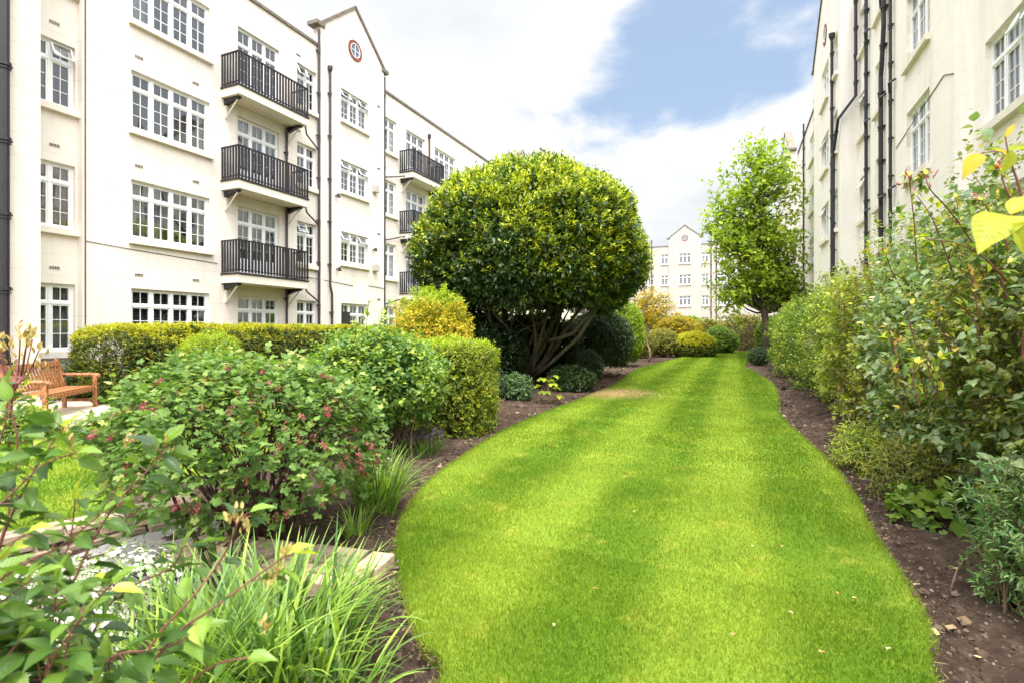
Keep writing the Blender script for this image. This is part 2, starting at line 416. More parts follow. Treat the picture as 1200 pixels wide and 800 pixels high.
def building(name, loc, rz, segs, holes, ztop, wallm, label, cat='apartment block', depth=11, gables=(), sidecap=True):
    root = empty(name, loc, rz); tag(root, label, cat)
    w = MB(); segs = sorted(segs)
    for (x0,x1,y,zt) in segs: wall_strip(w, x0, x1, y, 0, zt, holes)
    for a, b in zip(segs[:-1], segs[1:]):
        if abs(a[2]-b[2]) > 1e-4: w.quad((a[1],a[2],0),(a[1],b[2],0),(a[1],b[2],min(a[3],b[3])),(a[1],a[2],min(a[3],b[3])))
    X0, X1 = segs[0][0], segs[-1][1]
    w.quad((X0,depth,0),(X0,segs[0][2],0),(X0,segs[0][2],ztop),(X0,depth,ztop))
    w.quad((X1,segs[-1][2],0),(X1,depth,0),(X1,depth,ztop),(X1,segs[-1][2],ztop))
    w.quad((X1,depth,0),(X0,depth,0),(X0,depth,ztop),(X1,depth,ztop))
    w.build('wall', wallm, root)
    r = MB(); r.quad((X0,.2,ztop-.35),(X1,.2,ztop-.35),(X1,depth,ztop-.35),(X0,depth,ztop-.35))
    for (x0,x1,y,zt) in segs: r.quad((x0,y+.3,zt-.4),(x1,y+.3,zt-.4),(x1,y+.3,zt),(x0,y+.3,zt)); r.quad((x0,y,zt),(x1,y,zt),(x1,y+.3,zt),(x0,y+.3,zt))
    r.build('roof', ROOFM, root)
    c = MB()
    for (x0,x1,y,zt) in segs:
        if not any(abs((x0+x1)/2-g[0]) < .6 for g in gables): c.box(x0, x1, y-.06, y+.36, zt+.002, zt+.10)
    c.build('parapet_coping', COPE, root)
    return root
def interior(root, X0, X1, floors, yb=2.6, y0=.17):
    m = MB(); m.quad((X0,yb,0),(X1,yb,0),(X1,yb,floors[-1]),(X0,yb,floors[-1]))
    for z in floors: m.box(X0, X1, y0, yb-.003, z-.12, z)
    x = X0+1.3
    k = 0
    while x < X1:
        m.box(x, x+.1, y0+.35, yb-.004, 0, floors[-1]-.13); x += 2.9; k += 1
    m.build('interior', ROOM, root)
def vents(root, pts):
    for (x,y,z) in pts:
        m = MB()
        m.box(x-.11,x+.11,y-.012,y-.001,z-.035,z+.035)
        for i in range(6): m.box(x-.1+i*.034, x-.1+i*.034+.018, y-.02, y-.0125, z-.03, z+.03, 1)
        m.build('air_vent', [TRIM, BLACK], root)

SILL = [1.07, 4.0, 6.9, 9.78]; HEAD = [2.68, 5.56, 8.45, 11.33]
# ---- left block: local x = world Y, outward = +X
mods = [17.15, 35.65, 54.15]
cols = []    # (x0, x1, n, kind, plane)
for mc in mods:
    cols += [(mc-8.62, mc-6.4, 4, 'B', 0), (mc-5.45, mc-3.8, 3, 'C', 0), (mc-3.0, mc-2.05, 2, 'D', 0), (mc-.82, mc+.82, 3, 'E', -.1),
             (mc+2.05, mc+3.0, 2, 'D', 0), (mc+3.8, mc+5.45, 3, 'C', 0), (mc+6.4, mc+8.62, 4, 'B', 0)]
cols += [(6.42, 7.37, 2, 'A', .2), (1.6, 3.8, 4, 'B', -.6)]
holes = []; wins = []
for (x0,x1,n,k,pl) in cols:
    for fl in range(4):
        z0, z1 = SILL[fl], HEAD[fl]; st = 'casement'
        if k == 'C' and fl > 0: z0 = HEAD[fl]-2.12; st = 'door'
        if k == 'E': z0 = HEAD[fl]-1.25 if fl else 1.07
        holes.append((x0,x1,z0,z1)); wins.append((x0,x1,n,k,pl,fl,z0,z1,st))
segs = [(-1.5,6.32,-.6,12.4),(6.32,7.42,.2,12.4)]
prev = 7.42
for mc in mods:
    segs += [(prev, mc-1.93, 0, 12.4), (mc-1.93, mc+1.93, -.1, 12.4)]; prev = mc+1.93
segs.append((prev, 64, 0, 12.4))
LB = building('apartment_block', (-14.6,0,0), R(90), segs, holes, 12.4, WALL,
              'long cream four-storey apartment block with black balconies left of the garden', gables=[(m,) for m in mods])
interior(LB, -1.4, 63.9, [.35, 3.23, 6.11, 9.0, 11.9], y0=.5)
choices = [('sides',CURT),('half',CURT),None,('blind',BLIND),('full',CURT),('sides',CURT),None]
for i,(x0,x1,n,k,pl,fl,z0,z1,st) in enumerate(wins):
    cur = choices[(i*5+fl*3) % 7]; op = ()
    near = x0 < 20
    if near:
        if k == 'B': cur = {0:('blind',BLIND),1:('half',CURT),2:('sides',CURT),3:('left',CURT)}[fl]
        if k == 'A': cur = {0:('full',CURT),1:('full',CURTP),2:None,3:('sides',CURT)}[fl]; op = (1,) if fl == 2 else ()
        if k == 'D' and x0 < 15: op = (0,) if fl in (1,3) else ()
        if k == 'E': op = (0,2) if fl > 0 else ()
    add_window(LB, x0, pl, z0, x1-x0, z1-z0, n, st, sill=(st != 'door'), cur=cur, opens=op)
dk = MB(); dk.box(0,.52,0,.02,0,1.2); dk.build('dark_door_panel', DARKDOOR, LB, (16.42,-.02,1.13))
for mc in mods:
    for fl in (1,2,3):
        zb = [0,3.33,6.21,9.08][fl]
        balcony(LB, mc-6.03, mc-3.25, zb); balcony(LB, mc+3.25, mc+6.03, zb)
    gable_part(LB, mc, 1.93, -.1, 13.25, 14.95, 12.4, WALL)
    drainpipe(LB, [(mc-2.02,-.09,.1),(mc-2.02,-.09,13.0)], .045)
    drainpipe(LB, [(mc+1.99,-.09,.1),(mc+1.99,-.09,13.0)], .045)
    drainpipe(LB, [(mc-1.42,-.18,.1),(mc-1.42,-.18,3.0),(mc-1.52,-.18,3.3),(mc-1.52,-.18,11.6)], .045, hopper=True)
    drainpipe(LB, [(mc-3.55,-.08,.1),(mc-3.55,-.08,8.7)], .042)
    drainpipe(LB, [(mc+5.75,-.08,9.1),(mc+5.75,-.08,11.5)], .042, hopper=True)
    for z in (3.0, 5.9, 8.75):
        drainpipe(LB, [(mc-3.05,-.45,z+.12),(mc-2.75,-.2,z),(mc-2.02,-.09,z-.35)], .03, collars=False)
        drainpipe(LB, [(mc+3.25,-.3,z+.12),(mc+2.9,-.15,z),(mc+2.0,-.09,z-.25)], .03, collars=False)
drainpipe(LB, [(5.66,-.72,.1),(5.66,-.72,12.5)], .085, BLACK)
drainpipe(LB, [(7.47,-.02,.3),(7.47,-.02,12.3)], .012, BROWN, collars=False)
vp = []
for fl in range(4):
    z = SILL[fl]-.75 if fl else 3.05
    z = [3.05,5.95,8.85,11.6][fl]
    for x in (8.72, 10.3): vp.append((x,0,z))
    vp.append((6.95,.2,z)); vp += [(14.2,0,z),(18.7,-.1,z-.1)]
vents(LB, vp)
# small fittings on the gable wall
GB_ = m_plain('grey_box',(.45,.42,.38),.6)
for z in (4.15, 7.6): fx = MB(); fx.box(18.25,18.55,-.28,-.101,z,z+.32); fx.build('wall_box', GB_, LB, bevel=.02)
for (x,z) in ((16.05,4.0),(16.0,6.9),(18.3,5.1)):
    wl = MB(); wl.tube([(x,-.101,z),(x,-.24,z)], .03, 6); wl.tube([(x,-.26,z-.09),(x,-.26,z+.06)], [.08,.05], 8)
    wl.build('wall_lamp', BLACK, LB)
cb = MB()
cb.tube([(14.6,-.012,3.55),(15.4,-.10,3.5),(17.0,-.112,3.42)], .012, 4); cb.tube([(7.5,-.01,3.75),(8.5,-.012,3.7),(11.0,-.012,3.62)], .008, 4)
cb.tube([(18.0,-.112,3.5),(19.05,-.112,3.46)], .012, 4); cb.build('cable', BROWN, LB)

# ---- right block: local x = -world Y, outward = -X
rs = [2.45, 5.35, 8.25, 11.15]
rc = [(10.3,12.5,4,.31,1.62),(6.6,8.8,4,.31,1.62),(14.4,16.1,3,0,1.72),(18.42,19.27,2,0,1.5),(20.35,21.45,2,0,1.5),
      (24.25,26.05,3,-.54,1.5),(22.25,23.15,2,-.54,1.5),(29.2,30.2,2,0,1.5),(32.4,34.6,4,0,1.5),(37.5,38.5,2,0,1.5),(42.7,44.5,3,-.54,1.5)]
holes = []
for (a,b,n,pl,h) in rc:
    for z in rs:
        if z+h < 13: holes.append((-b,-a,z,z+h))
segs = [(-60,-47.1,0,13.7),(-47.1,-40.3,-.54,13.7),(-40.3,-28.5,0,13.7),(-28.5,-21.65,-.54,13.7),(-21.65,-12.97,0,13.7),(-12.97,-2,.31,13.7)]
RB = building('apartment_block', (4.04,0,0), R(-90), segs, holes, 13.7, WALL2,
              'tall cream apartment block with rows of black drainpipes rising behind the right-hand hedge', gables=[(-25.07,),(-43.7,)])
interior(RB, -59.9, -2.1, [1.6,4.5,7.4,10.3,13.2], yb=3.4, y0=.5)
RW = 0
for (a,b,n,pl,h) in rc:
    for q, z in enumerate(rs):
        if z+h < 13:
            cur = choices[(RW*3+q) % 7]; RW += 1; op = ()
            if a == 10.3 and q == 1: op = (3,2); cur = ('sides',CURT)
            if a == 14.4: cur = ('full',CURT)
            if a in (24.25,20.35) and q in (1,2): op = (0,)
            add_window(RB, -b, pl, z, b-a, h, n, cur=cur, opens=op)
for xc in (-25.07,-43.7): gable_part(RB, xc, 3.42, -.54, 14.0, 16.4, 13.7, WALL2)
def rp(Y, z1, r=.055, y=-.09, **k): return drainpipe(RB, [(-Y,y,.1),(-Y,y,z1)], r, BLACK, step=1.0, **k)
rp(17.2, 13.6, .042)
drainpipe(RB, [(-18.16,-.1,.1),(-18.16,-.1,9.0),(-18.05,-.1,9.3),(-17.85,-.1,10.3),(-17.85,-.1,13.6)], .062, BLACK, step=.9)
rp(20.05, 14.6, .052)
drainpipe(RB, [(-22.35,-.66,.1),(-22.35,-.66,8.0),(-22.1,-.66,8.4),(-21.5,-.64,9.1),(-21.4,-.13,9.8),(-21.4,-.13,13.6)], .052, BLACK, step=.9)
drainpipe(RB, [(-24.0+1.2,-.64,.1),(-22.8,-.64,12.6)], .052, BLACK, step=1.0, hopper=True)
for Y in (29.0, 30.9, 31.8, 36.6): rp(Y, 14.4, .05)
for z in (5.2, 8.1, 11.0):
    for Y in (17.2, 18.16, 20.05):
        drainpipe(RB, [(-Y,-.1,z),(-Y+.18,-.16,z+.22),(-Y+.2,-.02,z+.3)], .036, BLACK, collars=False)
cb = MB(); cb.tube([(-17,-.012,6.5),(-13.5,-.012,6.9),(-12.99,-.012,6.7)], .01, 4); cb.build('cable', BROWN, RB)
ch = MB(); ch.box(-24.4,-23.4,1.0,1.9,13.3,16.2); ch.build('chimney', COPE, RB)

# ---- far block: local x = world X
fs = [2.1,5.0,7.9,10.8]; cx0 = -6.2
fcol = [(cx0-.75,cx0+.8,3,-.15),(cx0-3.15,cx0-2.2,2,0),(cx0+2.15,cx0+3.05,2,0),(cx0+4.1,cx0+5.75,4,0),(cx0-5.75,cx0-4.1,4,0),
        (cx0-9,cx0-8,2,0),(cx0+8,cx0+9,2,0),(cx0-12.5,cx0-10.4,4,0)]
holes = [(a,b,z,z+1.32) for (a,b,n,p) in fcol for z in fs]
FB = building('apartment_block', (0,74,0), 0, [(-26,cx0-2.1,0,13.2),(cx0-2.1,cx0+2.1,-.15,13.2),(cx0+2.1,9.5,0,13.2)], holes, 13.2, WALL3,
              'distant cream gabled apartment block closing the far end of the garden', gables=[(cx0,)])
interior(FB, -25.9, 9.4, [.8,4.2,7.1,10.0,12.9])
q = 0
for (a,b,n,p) in fcol:
    for z in fs:
        q += 1; add_window(FB, a, p, z, b-a, 1.32, n, cur=choices[(q*3)%7])
gable_part(FB, cx0, 2.1, -.15, 14.25, 15.9, 13.2, WALL3)
for xx, zt in ((cx0-4.4,13.9),(cx0-5.4,12.6),(cx0+3.35,14.4),(cx0+4.0,12.8)): drainpipe(FB, [(xx,-.09,.1),(xx,-.09,zt)], .06, BROWN)
# ------------------------------------------------------------------ foliage tools
def unit(a): return a/np.maximum(np.linalg.norm(a, axis=-1, keepdims=True), 1e-9)
def rnd_dirs(n): return unit(rng.normal(size=(n,3)))
def vnoise(p, seed=0):
    """smooth value noise in [0,1], p (n,3)"""
    p = np.asarray(p, float); i = np.floor(p).astype(np.int64); f = p-i; f = f*f*(3-2*f)
    def h(x,y,z):
        n = (x*374761393 + y*668265263 + z*2147483647 + seed*974711) & 0xffffffff
        n = ((n ^ (n >> 13))*1274126177) & 0xffffffff
        return ((n ^ (n >> 16)) & 0xffff)/65535.0
    x,y,z = i.T; r = 0
    for dx in (0,1):
        for dy in (0,1):
            for dz in (0,1):
                w = (f[:,0] if dx else 1-f[:,0])*(f[:,1] if dy else 1-f[:,1])*(f[:,2] if dz else 1-f[:,2])
                r = r + w*h(x+dx,y+dy,z+dz)
    return r
# leaf shapes: (verts, faces); x along the leaf, y across, z out of the face
T_DIA = (np.array([(0,0,0),(.45,.5,.10),(1,0,-.05),(.45,-.5,.10)]), [(0,1,2),(0,2,3)])
T_OVA = (np.array([(0,0,0),(.3,.42,.10),(.3,0,0),(.3,-.42,.10),(.68,.36,.06),(.68,0,-.03),(.68,-.36,.06),(1,0,-.14)]),
         [(0,2,1),(0,3,2),(1,2,5,4),(2,3,6,5),(4,5,7),(5,6,7)])
def fine_leaf():
    n = 7; V = []; Fc = []
    for i in range(n):
        t = i/(n-1); w = .5*math.sin(math.pi*min(1,t**.75))*(1-.25*t) if 0 < i < n-1 else 0.0
        w = max(w, .006); z = -.20*t*t
        for k,y in enumerate((-1,-.5,0,.5,1)):
            V.append((t, w*y, z + .13*abs(y)*w*2 + (.018 if i%2 else -.012)*(abs(y)==1)))
    for i in range(n-1):
        for k in range(4):
            a = i*5+k; Fc.append((a, a+5, a+6, a+1))
    return np.array(V), Fc
T_FINE = fine_leaf()
def lobed():
    pts = []
    prof = [(-168,.16),(-150,.40),(-128,.44),(-112,.36),(-88,.50),(-66,.53),(-50,.46),(-40,.33),(-24,.48),(-10,.56),(0,.62),
            (10,.56),(24,.48),(40,.33),(50,.46),(66,.53),(88,.50),(112,.36),(128,.44),(150,.40),(168,.16)]
    V = [(.38,0,-.03)]
    for a,r in prof: V.append((.38+r*math.cos(R(a)), r*math.sin(R(a)), .07*(r/.5)*abs(math.sin(R(2.5*a)))-.05*r*r*3))
    Fc = [(0,i,i+1) for i in range(1,len(prof))]
    return np.array(V), Fc
T_LOB = lobed()
def strap_rows(): pass
def leaf_arrays(tpl, P, D, U, Sz, W):
    tv, tf = tpl; D = unit(D); Z = unit(U - (U*D).sum(1, keepdims=True)*D); Y = np.cross(Z, D)
    n, k = len(P), len(tv)
    s = Sz[:,None,None]
    V = P[:,None,:] + s*(tv[None,:,0:1]*D[:,None,:] + tv[None,:,1:2]*W[:,None,None]*Y[:,None,:] + tv[None,:,2:3]*Z[:,None,:])
    base = (np.arange(n)*k)
    idx = np.concatenate([np.array(f) for f in tf]); per = np.array([len(f) for f in tf], dtype=np.int32)
    Fi = (base[:,None] + idx[None,:]).ravel()
    return V.reshape(-1,3), Fi, np.tile(per, n)
VEINED = ('foreground_leaf','yellow_leaf','currant_leaf','hedge_leaf_blue')
class Leaves:
    def __init__(s): s.V=[]; s.F=[]; s.P=[]; s.T=[]; s.n=0; s.U=[]
    def add(s, tpl, P, D, U, Sz, W, T):
        if len(P) == 0: return s
        V, Fi, per = leaf_arrays(tpl, P, D, U, Sz, W)
        s.V.append(V); s.F.append(Fi+s.n); s.P.append(per); s.T.append(np.repeat(T, len(tpl[0]))); s.n += len(V)
        s.U.append(np.tile(tpl[0], (len(P),1)).astype(np.float32)); return s
    def build(s, name, mat, parent=None, smooth=False):
        me = npmesh(name, np.concatenate(s.V), np.concatenate(s.F), np.concatenate(s.P), np.concatenate(s.T), np.concatenate(s.U) if mat.name in VEINED else None)
        return link(name, me, mat, parent, None, smooth)
UP = np.array([0,0,1.0])
def shoots(Lv, P, D, length, n, size, width=.5, tpl=T_DIA, spread=.9, droop=.15, tint=(0,1), tipyoung=0.0, upw=.8, svar=.45, keep=1.0, stint=.25):
    """leaves set spirally along short shoots; P,D (m,3)"""
    m = len(P); D = unit(D); Ls = length*(rng.uniform(.6,1.3,m))
    a = np.cross(D, rnd_dirs(m)); a = unit(a); b = np.cross(D, a)
    st = rng.uniform(0,1,m)       # each shoot's own colour
    for i in range(n):
        t = (i+.4)/n; an = i*2.4 + rng.normal(0,.4,m)
        rad = a*np.cos(an)[:,None] + b*np.sin(an)[:,None]
        p = P + D*(Ls*t)[:,None]
        d = D*(.35+.5*t) + rad*spread + rng.normal(0,.22,(m,3)); d[:,2] -= droop
        u = D*.5 + UP*upw + rng.normal(0,.35,(m,3))
        sz = size*rng.uniform(1-svar,1+svar,m)*(1-.25*t)
        v = np.clip(st*stint + rng.uniform(0,1,m)*(1-stint), 0, 1)
        tt = tint[0] + (tint[1]-tint[0])*v + tipyoung*t*t*(st > .3)
        k = rng.uniform(size=m) < keep
        Lv.add(tpl, p[k], d[k], u[k], sz[k], np.full(k.sum(), width), tt[k])
    return Lv
def surf_ell(n, c, r, e=2.0, zcut=-1.0, lump=.08, lk=2.2, depth=.25, seed=0, topbias=0):
    """points on a lumpy superellipsoid, with outward normals"""
    out_p, out_n = [], []; c = np.array(c, float); r = np.array(r, float); tot = 0
    while tot < n:
        d = rnd_dirs(n)
        s = (np.abs(d)**e).sum(1)**(-1/e); q = d*s[:,None]
        nrm = unit(np.sign(q)*np.abs(q)**(e-1)/r)
        # even density over the surface
        w = np.linalg.norm(np.abs(q)**(e-1)/r, axis=1)*s**2; w = w/np.quantile(w,.97)
        ok = (q[:,2] > zcut) & (rng.uniform(size=n) < w)
        q, nrm, dd = q[ok], nrm[ok], d[ok]
        l = 1 + lump*2*(vnoise(q*r*lk/np.mean(r)*1.5+seed*7.3+50, seed)-.5) + lump*(vnoise(q*r*lk/np.mean(r)*4+80, seed+1)-.5)
        k = l*(1 - depth*rng.uniform(size=len(q))**2)
        out_p.append(c + q*r*k[:,None]); out_n.append(nrm); tot += len(q)
    return np.concatenate(out_p)[:n], np.concatenate(out_n)[:n]
def surf_box(n, c, h, rz=0, depth=.12, lump=.04, faces='xXyYZ', seed=0, rnd=.15):
    hx,hy,hz = h; A = {'x':hy*hz,'X':hy*hz,'y':hx*hz,'Y':hx*hz,'Z':hx*hy}
    fs_ = list(faces); w = np.array([A[f] for f in fs_]); ch = rng.choice(len(fs_), n, p=w/w.sum())
    u = rng.uniform(-1,1,(n,3)); nr = np.zeros((n,3))
    for i, f in enumerate(fs_):
        k = ch == i; ax = 'xyz'.index(f.lower()); sg = 1 if f.isupper() else -1
        u[k,ax] = sg; nr[k,ax] = sg
    p = u*np.array(h)
    # round the edges: pull points near two faces inwards
    g = np.array(h) - np.abs(p); k2 = np.sort(g, axis=1)[:,1]; pull = np.clip(1-k2/rnd,0,1)**2*rnd*.35
    p = p - unit(p/np.array(h))*(1.3*pull)[:,None]
    nr = unit(nr + unit(p/np.array(h))*np.clip(1-k2/rnd,0,1)[:,None]*.8)
    l = lump*2*(vnoise(p*2.2+40,seed)-.5) + lump*(vnoise(p*7+40,seed+3)-.5)
    p = p + nr*(l - depth*rng.uniform(size=n)**2)[:,None]
    M = np.array([[math.cos(rz),-math.sin(rz),0],[math.sin(rz),math.cos(rz),0],[0,0,1]])
    return p@M.T + np.array(c), nr@M.T
def fill_ell(n, c, r, zcut=-1.0):
    d = rnd_dirs(n)*rng.uniform(.1,.85,n)[:,None]**(1/2.2); d = d[d[:,2] > zcut]
    return np.array(c) + d*np.array(r)
def sticks(P0, P1, r0, r1, name, mat, parent):
    """thin straight twigs, three sided"""
    P0 = np.asarray(P0,float); P1 = np.asarray(P1,float); D = unit(P1-P0); n = len(P0)
    A = unit(np.cross(D, rnd_dirs(n))); B = np.cross(D, A); V = np.zeros((n,6,3))
    for k in range(3):
        o = A*math.cos(k*2.094)+B*math.sin(k*2.094)
        V[:,k] = P0+o*np.asarray(r0).reshape(-1,1); V[:,3+k] = P1+o*np.asarray(r1).reshape(-1,1)
    q = np.array([0,1,4,3, 1,2,5,4, 2,0,3,5]); Fi = (np.arange(n)[:,None]*6+q[None]).ravel()
    return link(name, npmesh(name, V.reshape(-1,3), Fi, 4), mat, parent)
def curve_pts(p0, p1, bend=.12, n=7, sag=0.0, rs=None):
    p0, p1 = Vector(p0), Vector(p1); L_ = (p1-p0).length
    o = Vector(rng.normal(size=3))*bend*L_; o2 = Vector(rng.normal(size=3))*bend*.4*L_
    return [p0.lerp(p1,t) + o*math.sin(math.pi*t) + o2*math.sin(2*math.pi*t) + Vector((0,0,sag*L_*math.sin(math.pi*t))) for t in [i/(n-1) for i in range(n)]]
def stems(mb, base, tips, r0, r1, bend=.1, seg=6, sag=0, brad=.08):
    for t in tips:
        b = Vector(base)+Vector((rng.normal()*brad, rng.normal()*brad, 0))
        pts = curve_pts(b, t, bend, 7, sag); k = len(pts)
        mb.tube(pts, [r0+(r1-r0)*i/(k-1) for i in range(k)], seg)

BARK = m_bark('grey_brown_bark', (.045,.035,.025), (.16,.135,.10))
BARKG = m_bark('mossy_bark', (.035,.03,.018), (.13,.115,.065), 6)
STEM = m_bark('dark_stem', (.035,.02,.016), (.10,.055,.04), 20)
STEMB = m_bark('brown_twig', (.09,.055,.03), (.24,.16,.10), 20)
STEMR = m_plain('red_brown_stem', (.16,.055,.045), .5, var=.3, scale=20)
PALEB = m_bark('pale_trunk', (.22,.17,.11), (.38,.31,.22), 12)

G = lambda *s: [(p, c) for p, c in s]
ML = dict(
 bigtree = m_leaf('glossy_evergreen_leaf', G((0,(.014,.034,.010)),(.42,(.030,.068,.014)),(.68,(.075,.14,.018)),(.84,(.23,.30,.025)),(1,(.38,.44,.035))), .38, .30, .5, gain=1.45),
 tall = m_leaf('light_green_leaf', G((0,(.055,.105,.014)),(.5,(.125,.205,.022)),(1,(.26,.34,.035))), .45, .45, gain=1.55),
 currant = m_leaf('currant_leaf', G((0,(.030,.078,.020)),(.45,(.075,.165,.035)),(.8,(.13,.24,.05)),(1,(.34,.40,.14))), .55, .32, .3, gain=1.08, veins=True),
 rose = m_leaf('rose_leaf', G((0,(.025,.072,.024)),(.45,(.07,.155,.035)),(.8,(.21,.30,.04)),(1,(.38,.40,.05))), .5, .35, .35, gain=1.35),
 clip = m_leaf('clipped_hedge_leaf', G((0,(.04,.07,.012)),(.4,(.085,.15,.016)),(.7,(.22,.31,.022)),(.9,(.36,.38,.03)),(1,(.42,.24,.035))), .5, .35),
 yew = m_leaf('yew_leaf', G((0,(.014,.034,.008)),(.45,(.035,.075,.012)),(.75,(.16,.20,.015)),(1,(.50,.46,.02))), .55, .22),
 yewtop = m_leaf('yew_new_growth', G((0,(.10,.15,.012)),(.4,(.27,.34,.015)),(1,(.50,.48,.02))), .55, .3),
 orange = m_leaf('yellow_orange_leaf', G((0,(.10,.14,.014)),(.35,(.28,.33,.02)),(.7,(.46,.40,.025)),(1,(.50,.24,.03))), .5, .35),
 gold = m_leaf('golden_leaf', G((0,(.08,.10,.014)),(.4,(.26,.26,.025)),(.8,(.55,.42,.03)),(1,(.48,.24,.03))), .5, .35),
 dark = m_leaf('dark_shrub_leaf', G((0,(.012,.030,.010)),(.6,(.030,.070,.018)),(1,(.09,.15,.03))), .4, .2, .45),
 mid = m_leaf('mid_green_leaf', G((0,(.030,.070,.014)),(.5,(.08,.16,.022)),(1,(.22,.32,.04))), .5, .35, gain=1.2),
 bright = m_leaf('bright_green_leaf', G((0,(.06,.13,.014)),(.5,(.17,.29,.02)),(1,(.36,.46,.03))), .5, .38),
 olive = m_leaf('olive_mixed_leaf', G((0,(.05,.06,.02)),(.35,(.10,.14,.03)),(.65,(.20,.22,.045)),(.85,(.34,.28,.06)),(1,(.32,.14,.06))), .5, .38, gain=1.25),
 hedgeA = m_leaf('hedge_leaf_fresh', G((0,(.030,.085,.020)),(.4,(.105,.175,.026)),(.8,(.26,.34,.04)),(1,(.40,.42,.06))), .45, .35, .4, gain=1.3),
 hedgeB = m_leaf('hedge_leaf_blue', G((0,(.030,.075,.030)),(.5,(.085,.17,.07)),(.85,(.24,.33,.17)),(1,(.46,.55,.34))), .38, .32, .5, gain=1.2, veins=True),
 hedgeC = m_leaf('hedge_leaf_tangled', G((0,(.045,.062,.018)),(.35,(.095,.145,.026)),(.68,(.19,.24,.04)),(.9,(.34,.27,.055)),(1,(.36,.13,.06))), .5, .38, gain=1.35),
 bamboo = m_leaf('narrow_leaf', G((0,(.025,.075,.035)),(.5,(.075,.18,.06)),(1,(.26,.42,.16))), .42, .35, .4, gain=1.25),
 fore = m_leaf('foreground_leaf', G((0,(.022,.060,.016)),(.4,(.055,.13,.022)),(.75,(.13,.25,.032)),(1,(.33,.42,.05))), .38, .34, .45, gain=1.1, veins=True),
 yellowl = m_leaf('yellow_leaf', G((0,(.20,.30,.02)),(.6,(.42,.46,.03)),(1,(.52,.34,.03))), .45, .45, veins=True),
 strap = m_leaf('strap_leaf', G((0,(.040,.10,.022)),(.5,(.10,.21,.035)),(1,(.24,.38,.06))), .42, .3, .35, gain=1.1),
 pink = m_leaf('pink_petal', G((0,(.30,.05,.10)),(.6,(.42,.09,.17)),(1,(.45,.18,.22))), .6, .3),
 rust = m_leaf('faded_flower', G((0,(.20,.07,.05)),(1,(.42,.17,.12))), .7, .25),
 white = m_leaf('white_petal', G((0,(.72,.72,.66)),(1,(.85,.85,.82))), .6, .25, .2, 1.0),
 blue = m_leaf('blue_petal', G((0,(.10,.08,.42)),(1,(.24,.20,.60))), .6, .25),
 bud = m_leaf('bud_scale', G((0,(.28,.26,.08)),(1,(.50,.42,.18))), .6, .2),
)
def plant(name, base, label, cat, group=None):
    e = empty(name, (0,0,0)); tag(e, label, cat, group); return e
def rebase(e, loc):
    """put the plant's empty at its foot, leaving the children where they are"""
    e.location = loc
    for c in e.children: c.matrix_parent_inverse = Matrix.Translation(Vector(loc)).inverted()

# ------------------------------------------------------------------ ground
def catmull(pts, k=8, closed=True):
    out = []; n = len(pts)
    for i in range(n if closed else n-1):
        p0,p1,p2,p3 = [np.array(pts[(i+j)%n] if closed else pts[min(max(i+j,0),n-1)],float) for j in (-1,0,1,2)]
        for s in range(k):
            t = s/k; out.append(.5*((2*p1)+(-p0+p2)*t+(2*p0-5*p1+4*p2-p3)*t*t+(-p0+3*p1-3*p2+p3)*t**3))
    if not closed: out.append(np.array(pts[-1],float))
    return np.array(out)
def inside(poly, x, y):
    r = np.zeros(len(x), bool); n = len(poly); j = n-1
    for i in range(n):
        xi,yi = poly[i]; xj,yj = poly[j]
        c = ((yi > y) != (yj > y)) & (x < (xj-xi)*(y-yi)/(yj-yi+1e-12)+xi); r ^= c; j = i
    return r
def dist_edge(poly, x, y):
    d = np.full(len(x), 1e9); P = np.stack([x,y],1); n = len(poly)
    for i in range(n):
        a, b = poly[i], poly[(i+1)%n]; ab = b-a; t = np.clip(((P-a)@ab)/(ab@ab+1e-9),0,1)
        d = np.minimum(d, np.linalg.norm(P-(a+t[:,None]*ab), axis=1))
    return d
LZ = .045
lp = [(515,800),(490,742),(470,680),(465,640),(473,605),(490,578),(512,556),(545,532),(590,504),(640,482),(690,463),(722,449),(738,437),(752,430),(775,424),(800,418),(838,411.5),(884,412),
      (878,420),(874,428),(888,437),(906,449),(912,466),(914,485),(938,509),(974,543),(1001,579),(1022,622),(1052,668),(1078,712),(1091,755),(1097,800)]
lawn_pts = [ground(x,y,LZ) for x,y in lp]
lawn_pts += [(.78,1.6),(.2,-1.0),(-1.2,-1.2),(-1.35,.8)]
LAWN = catmull(lawn_pts, 7)
l2 = [ground(x,y,LZ) for x,y in [(122,486),(96,490),(60,497),(25,506),(-40,516),(-60,560),(-40,640),(60,622),(112,600),(150,580),(230,560),(330,520),(360,480),(250,470)]]
LAWN2 = catmull(l2, 6)

def m_soil():
    m, nt, b = mat_new('dark_soil'); co = worldco(nt)
    n = noise(nt, 9, 8, .7, co); r = ramp(nt, [(.28,(.030,.020,.014)),(.55,(.085,.058,.042)),(.78,(.20,.145,.11))])
    L(nt, n.outputs[0], r.inputs[0]); v = N(nt,'ShaderNodeTexVoronoi'); v.inputs['Scale'].default_value = 34; L(nt, co, v.inputs[0])
    rv = ramp(nt, [(0,(1,1,1)),(.06,(0,0,0))]); L(nt, v.outputs['Distance'], rv.inputs[0])
    big = noise(nt, 1.3, 3, .5, co); rb = ramp(nt, [(.35,(.75,.72,.7)),(.7,(1.25,1.2,1.15))]); L(nt, big.outputs[0], rb.inputs[0])
    c = mixc(nt, 1, r.outputs[0], rb.outputs[0], 'MULTIPLY'); L(nt, c, b.inputs['Base Color']); b.inputs['Roughness'].default_value = .95
    b.inputs['Specular IOR Level'].default_value = .15
    n2 = noise(nt, 26, 8, .75, co); bump(nt, n2.outputs[0], b, .9, .05); return m
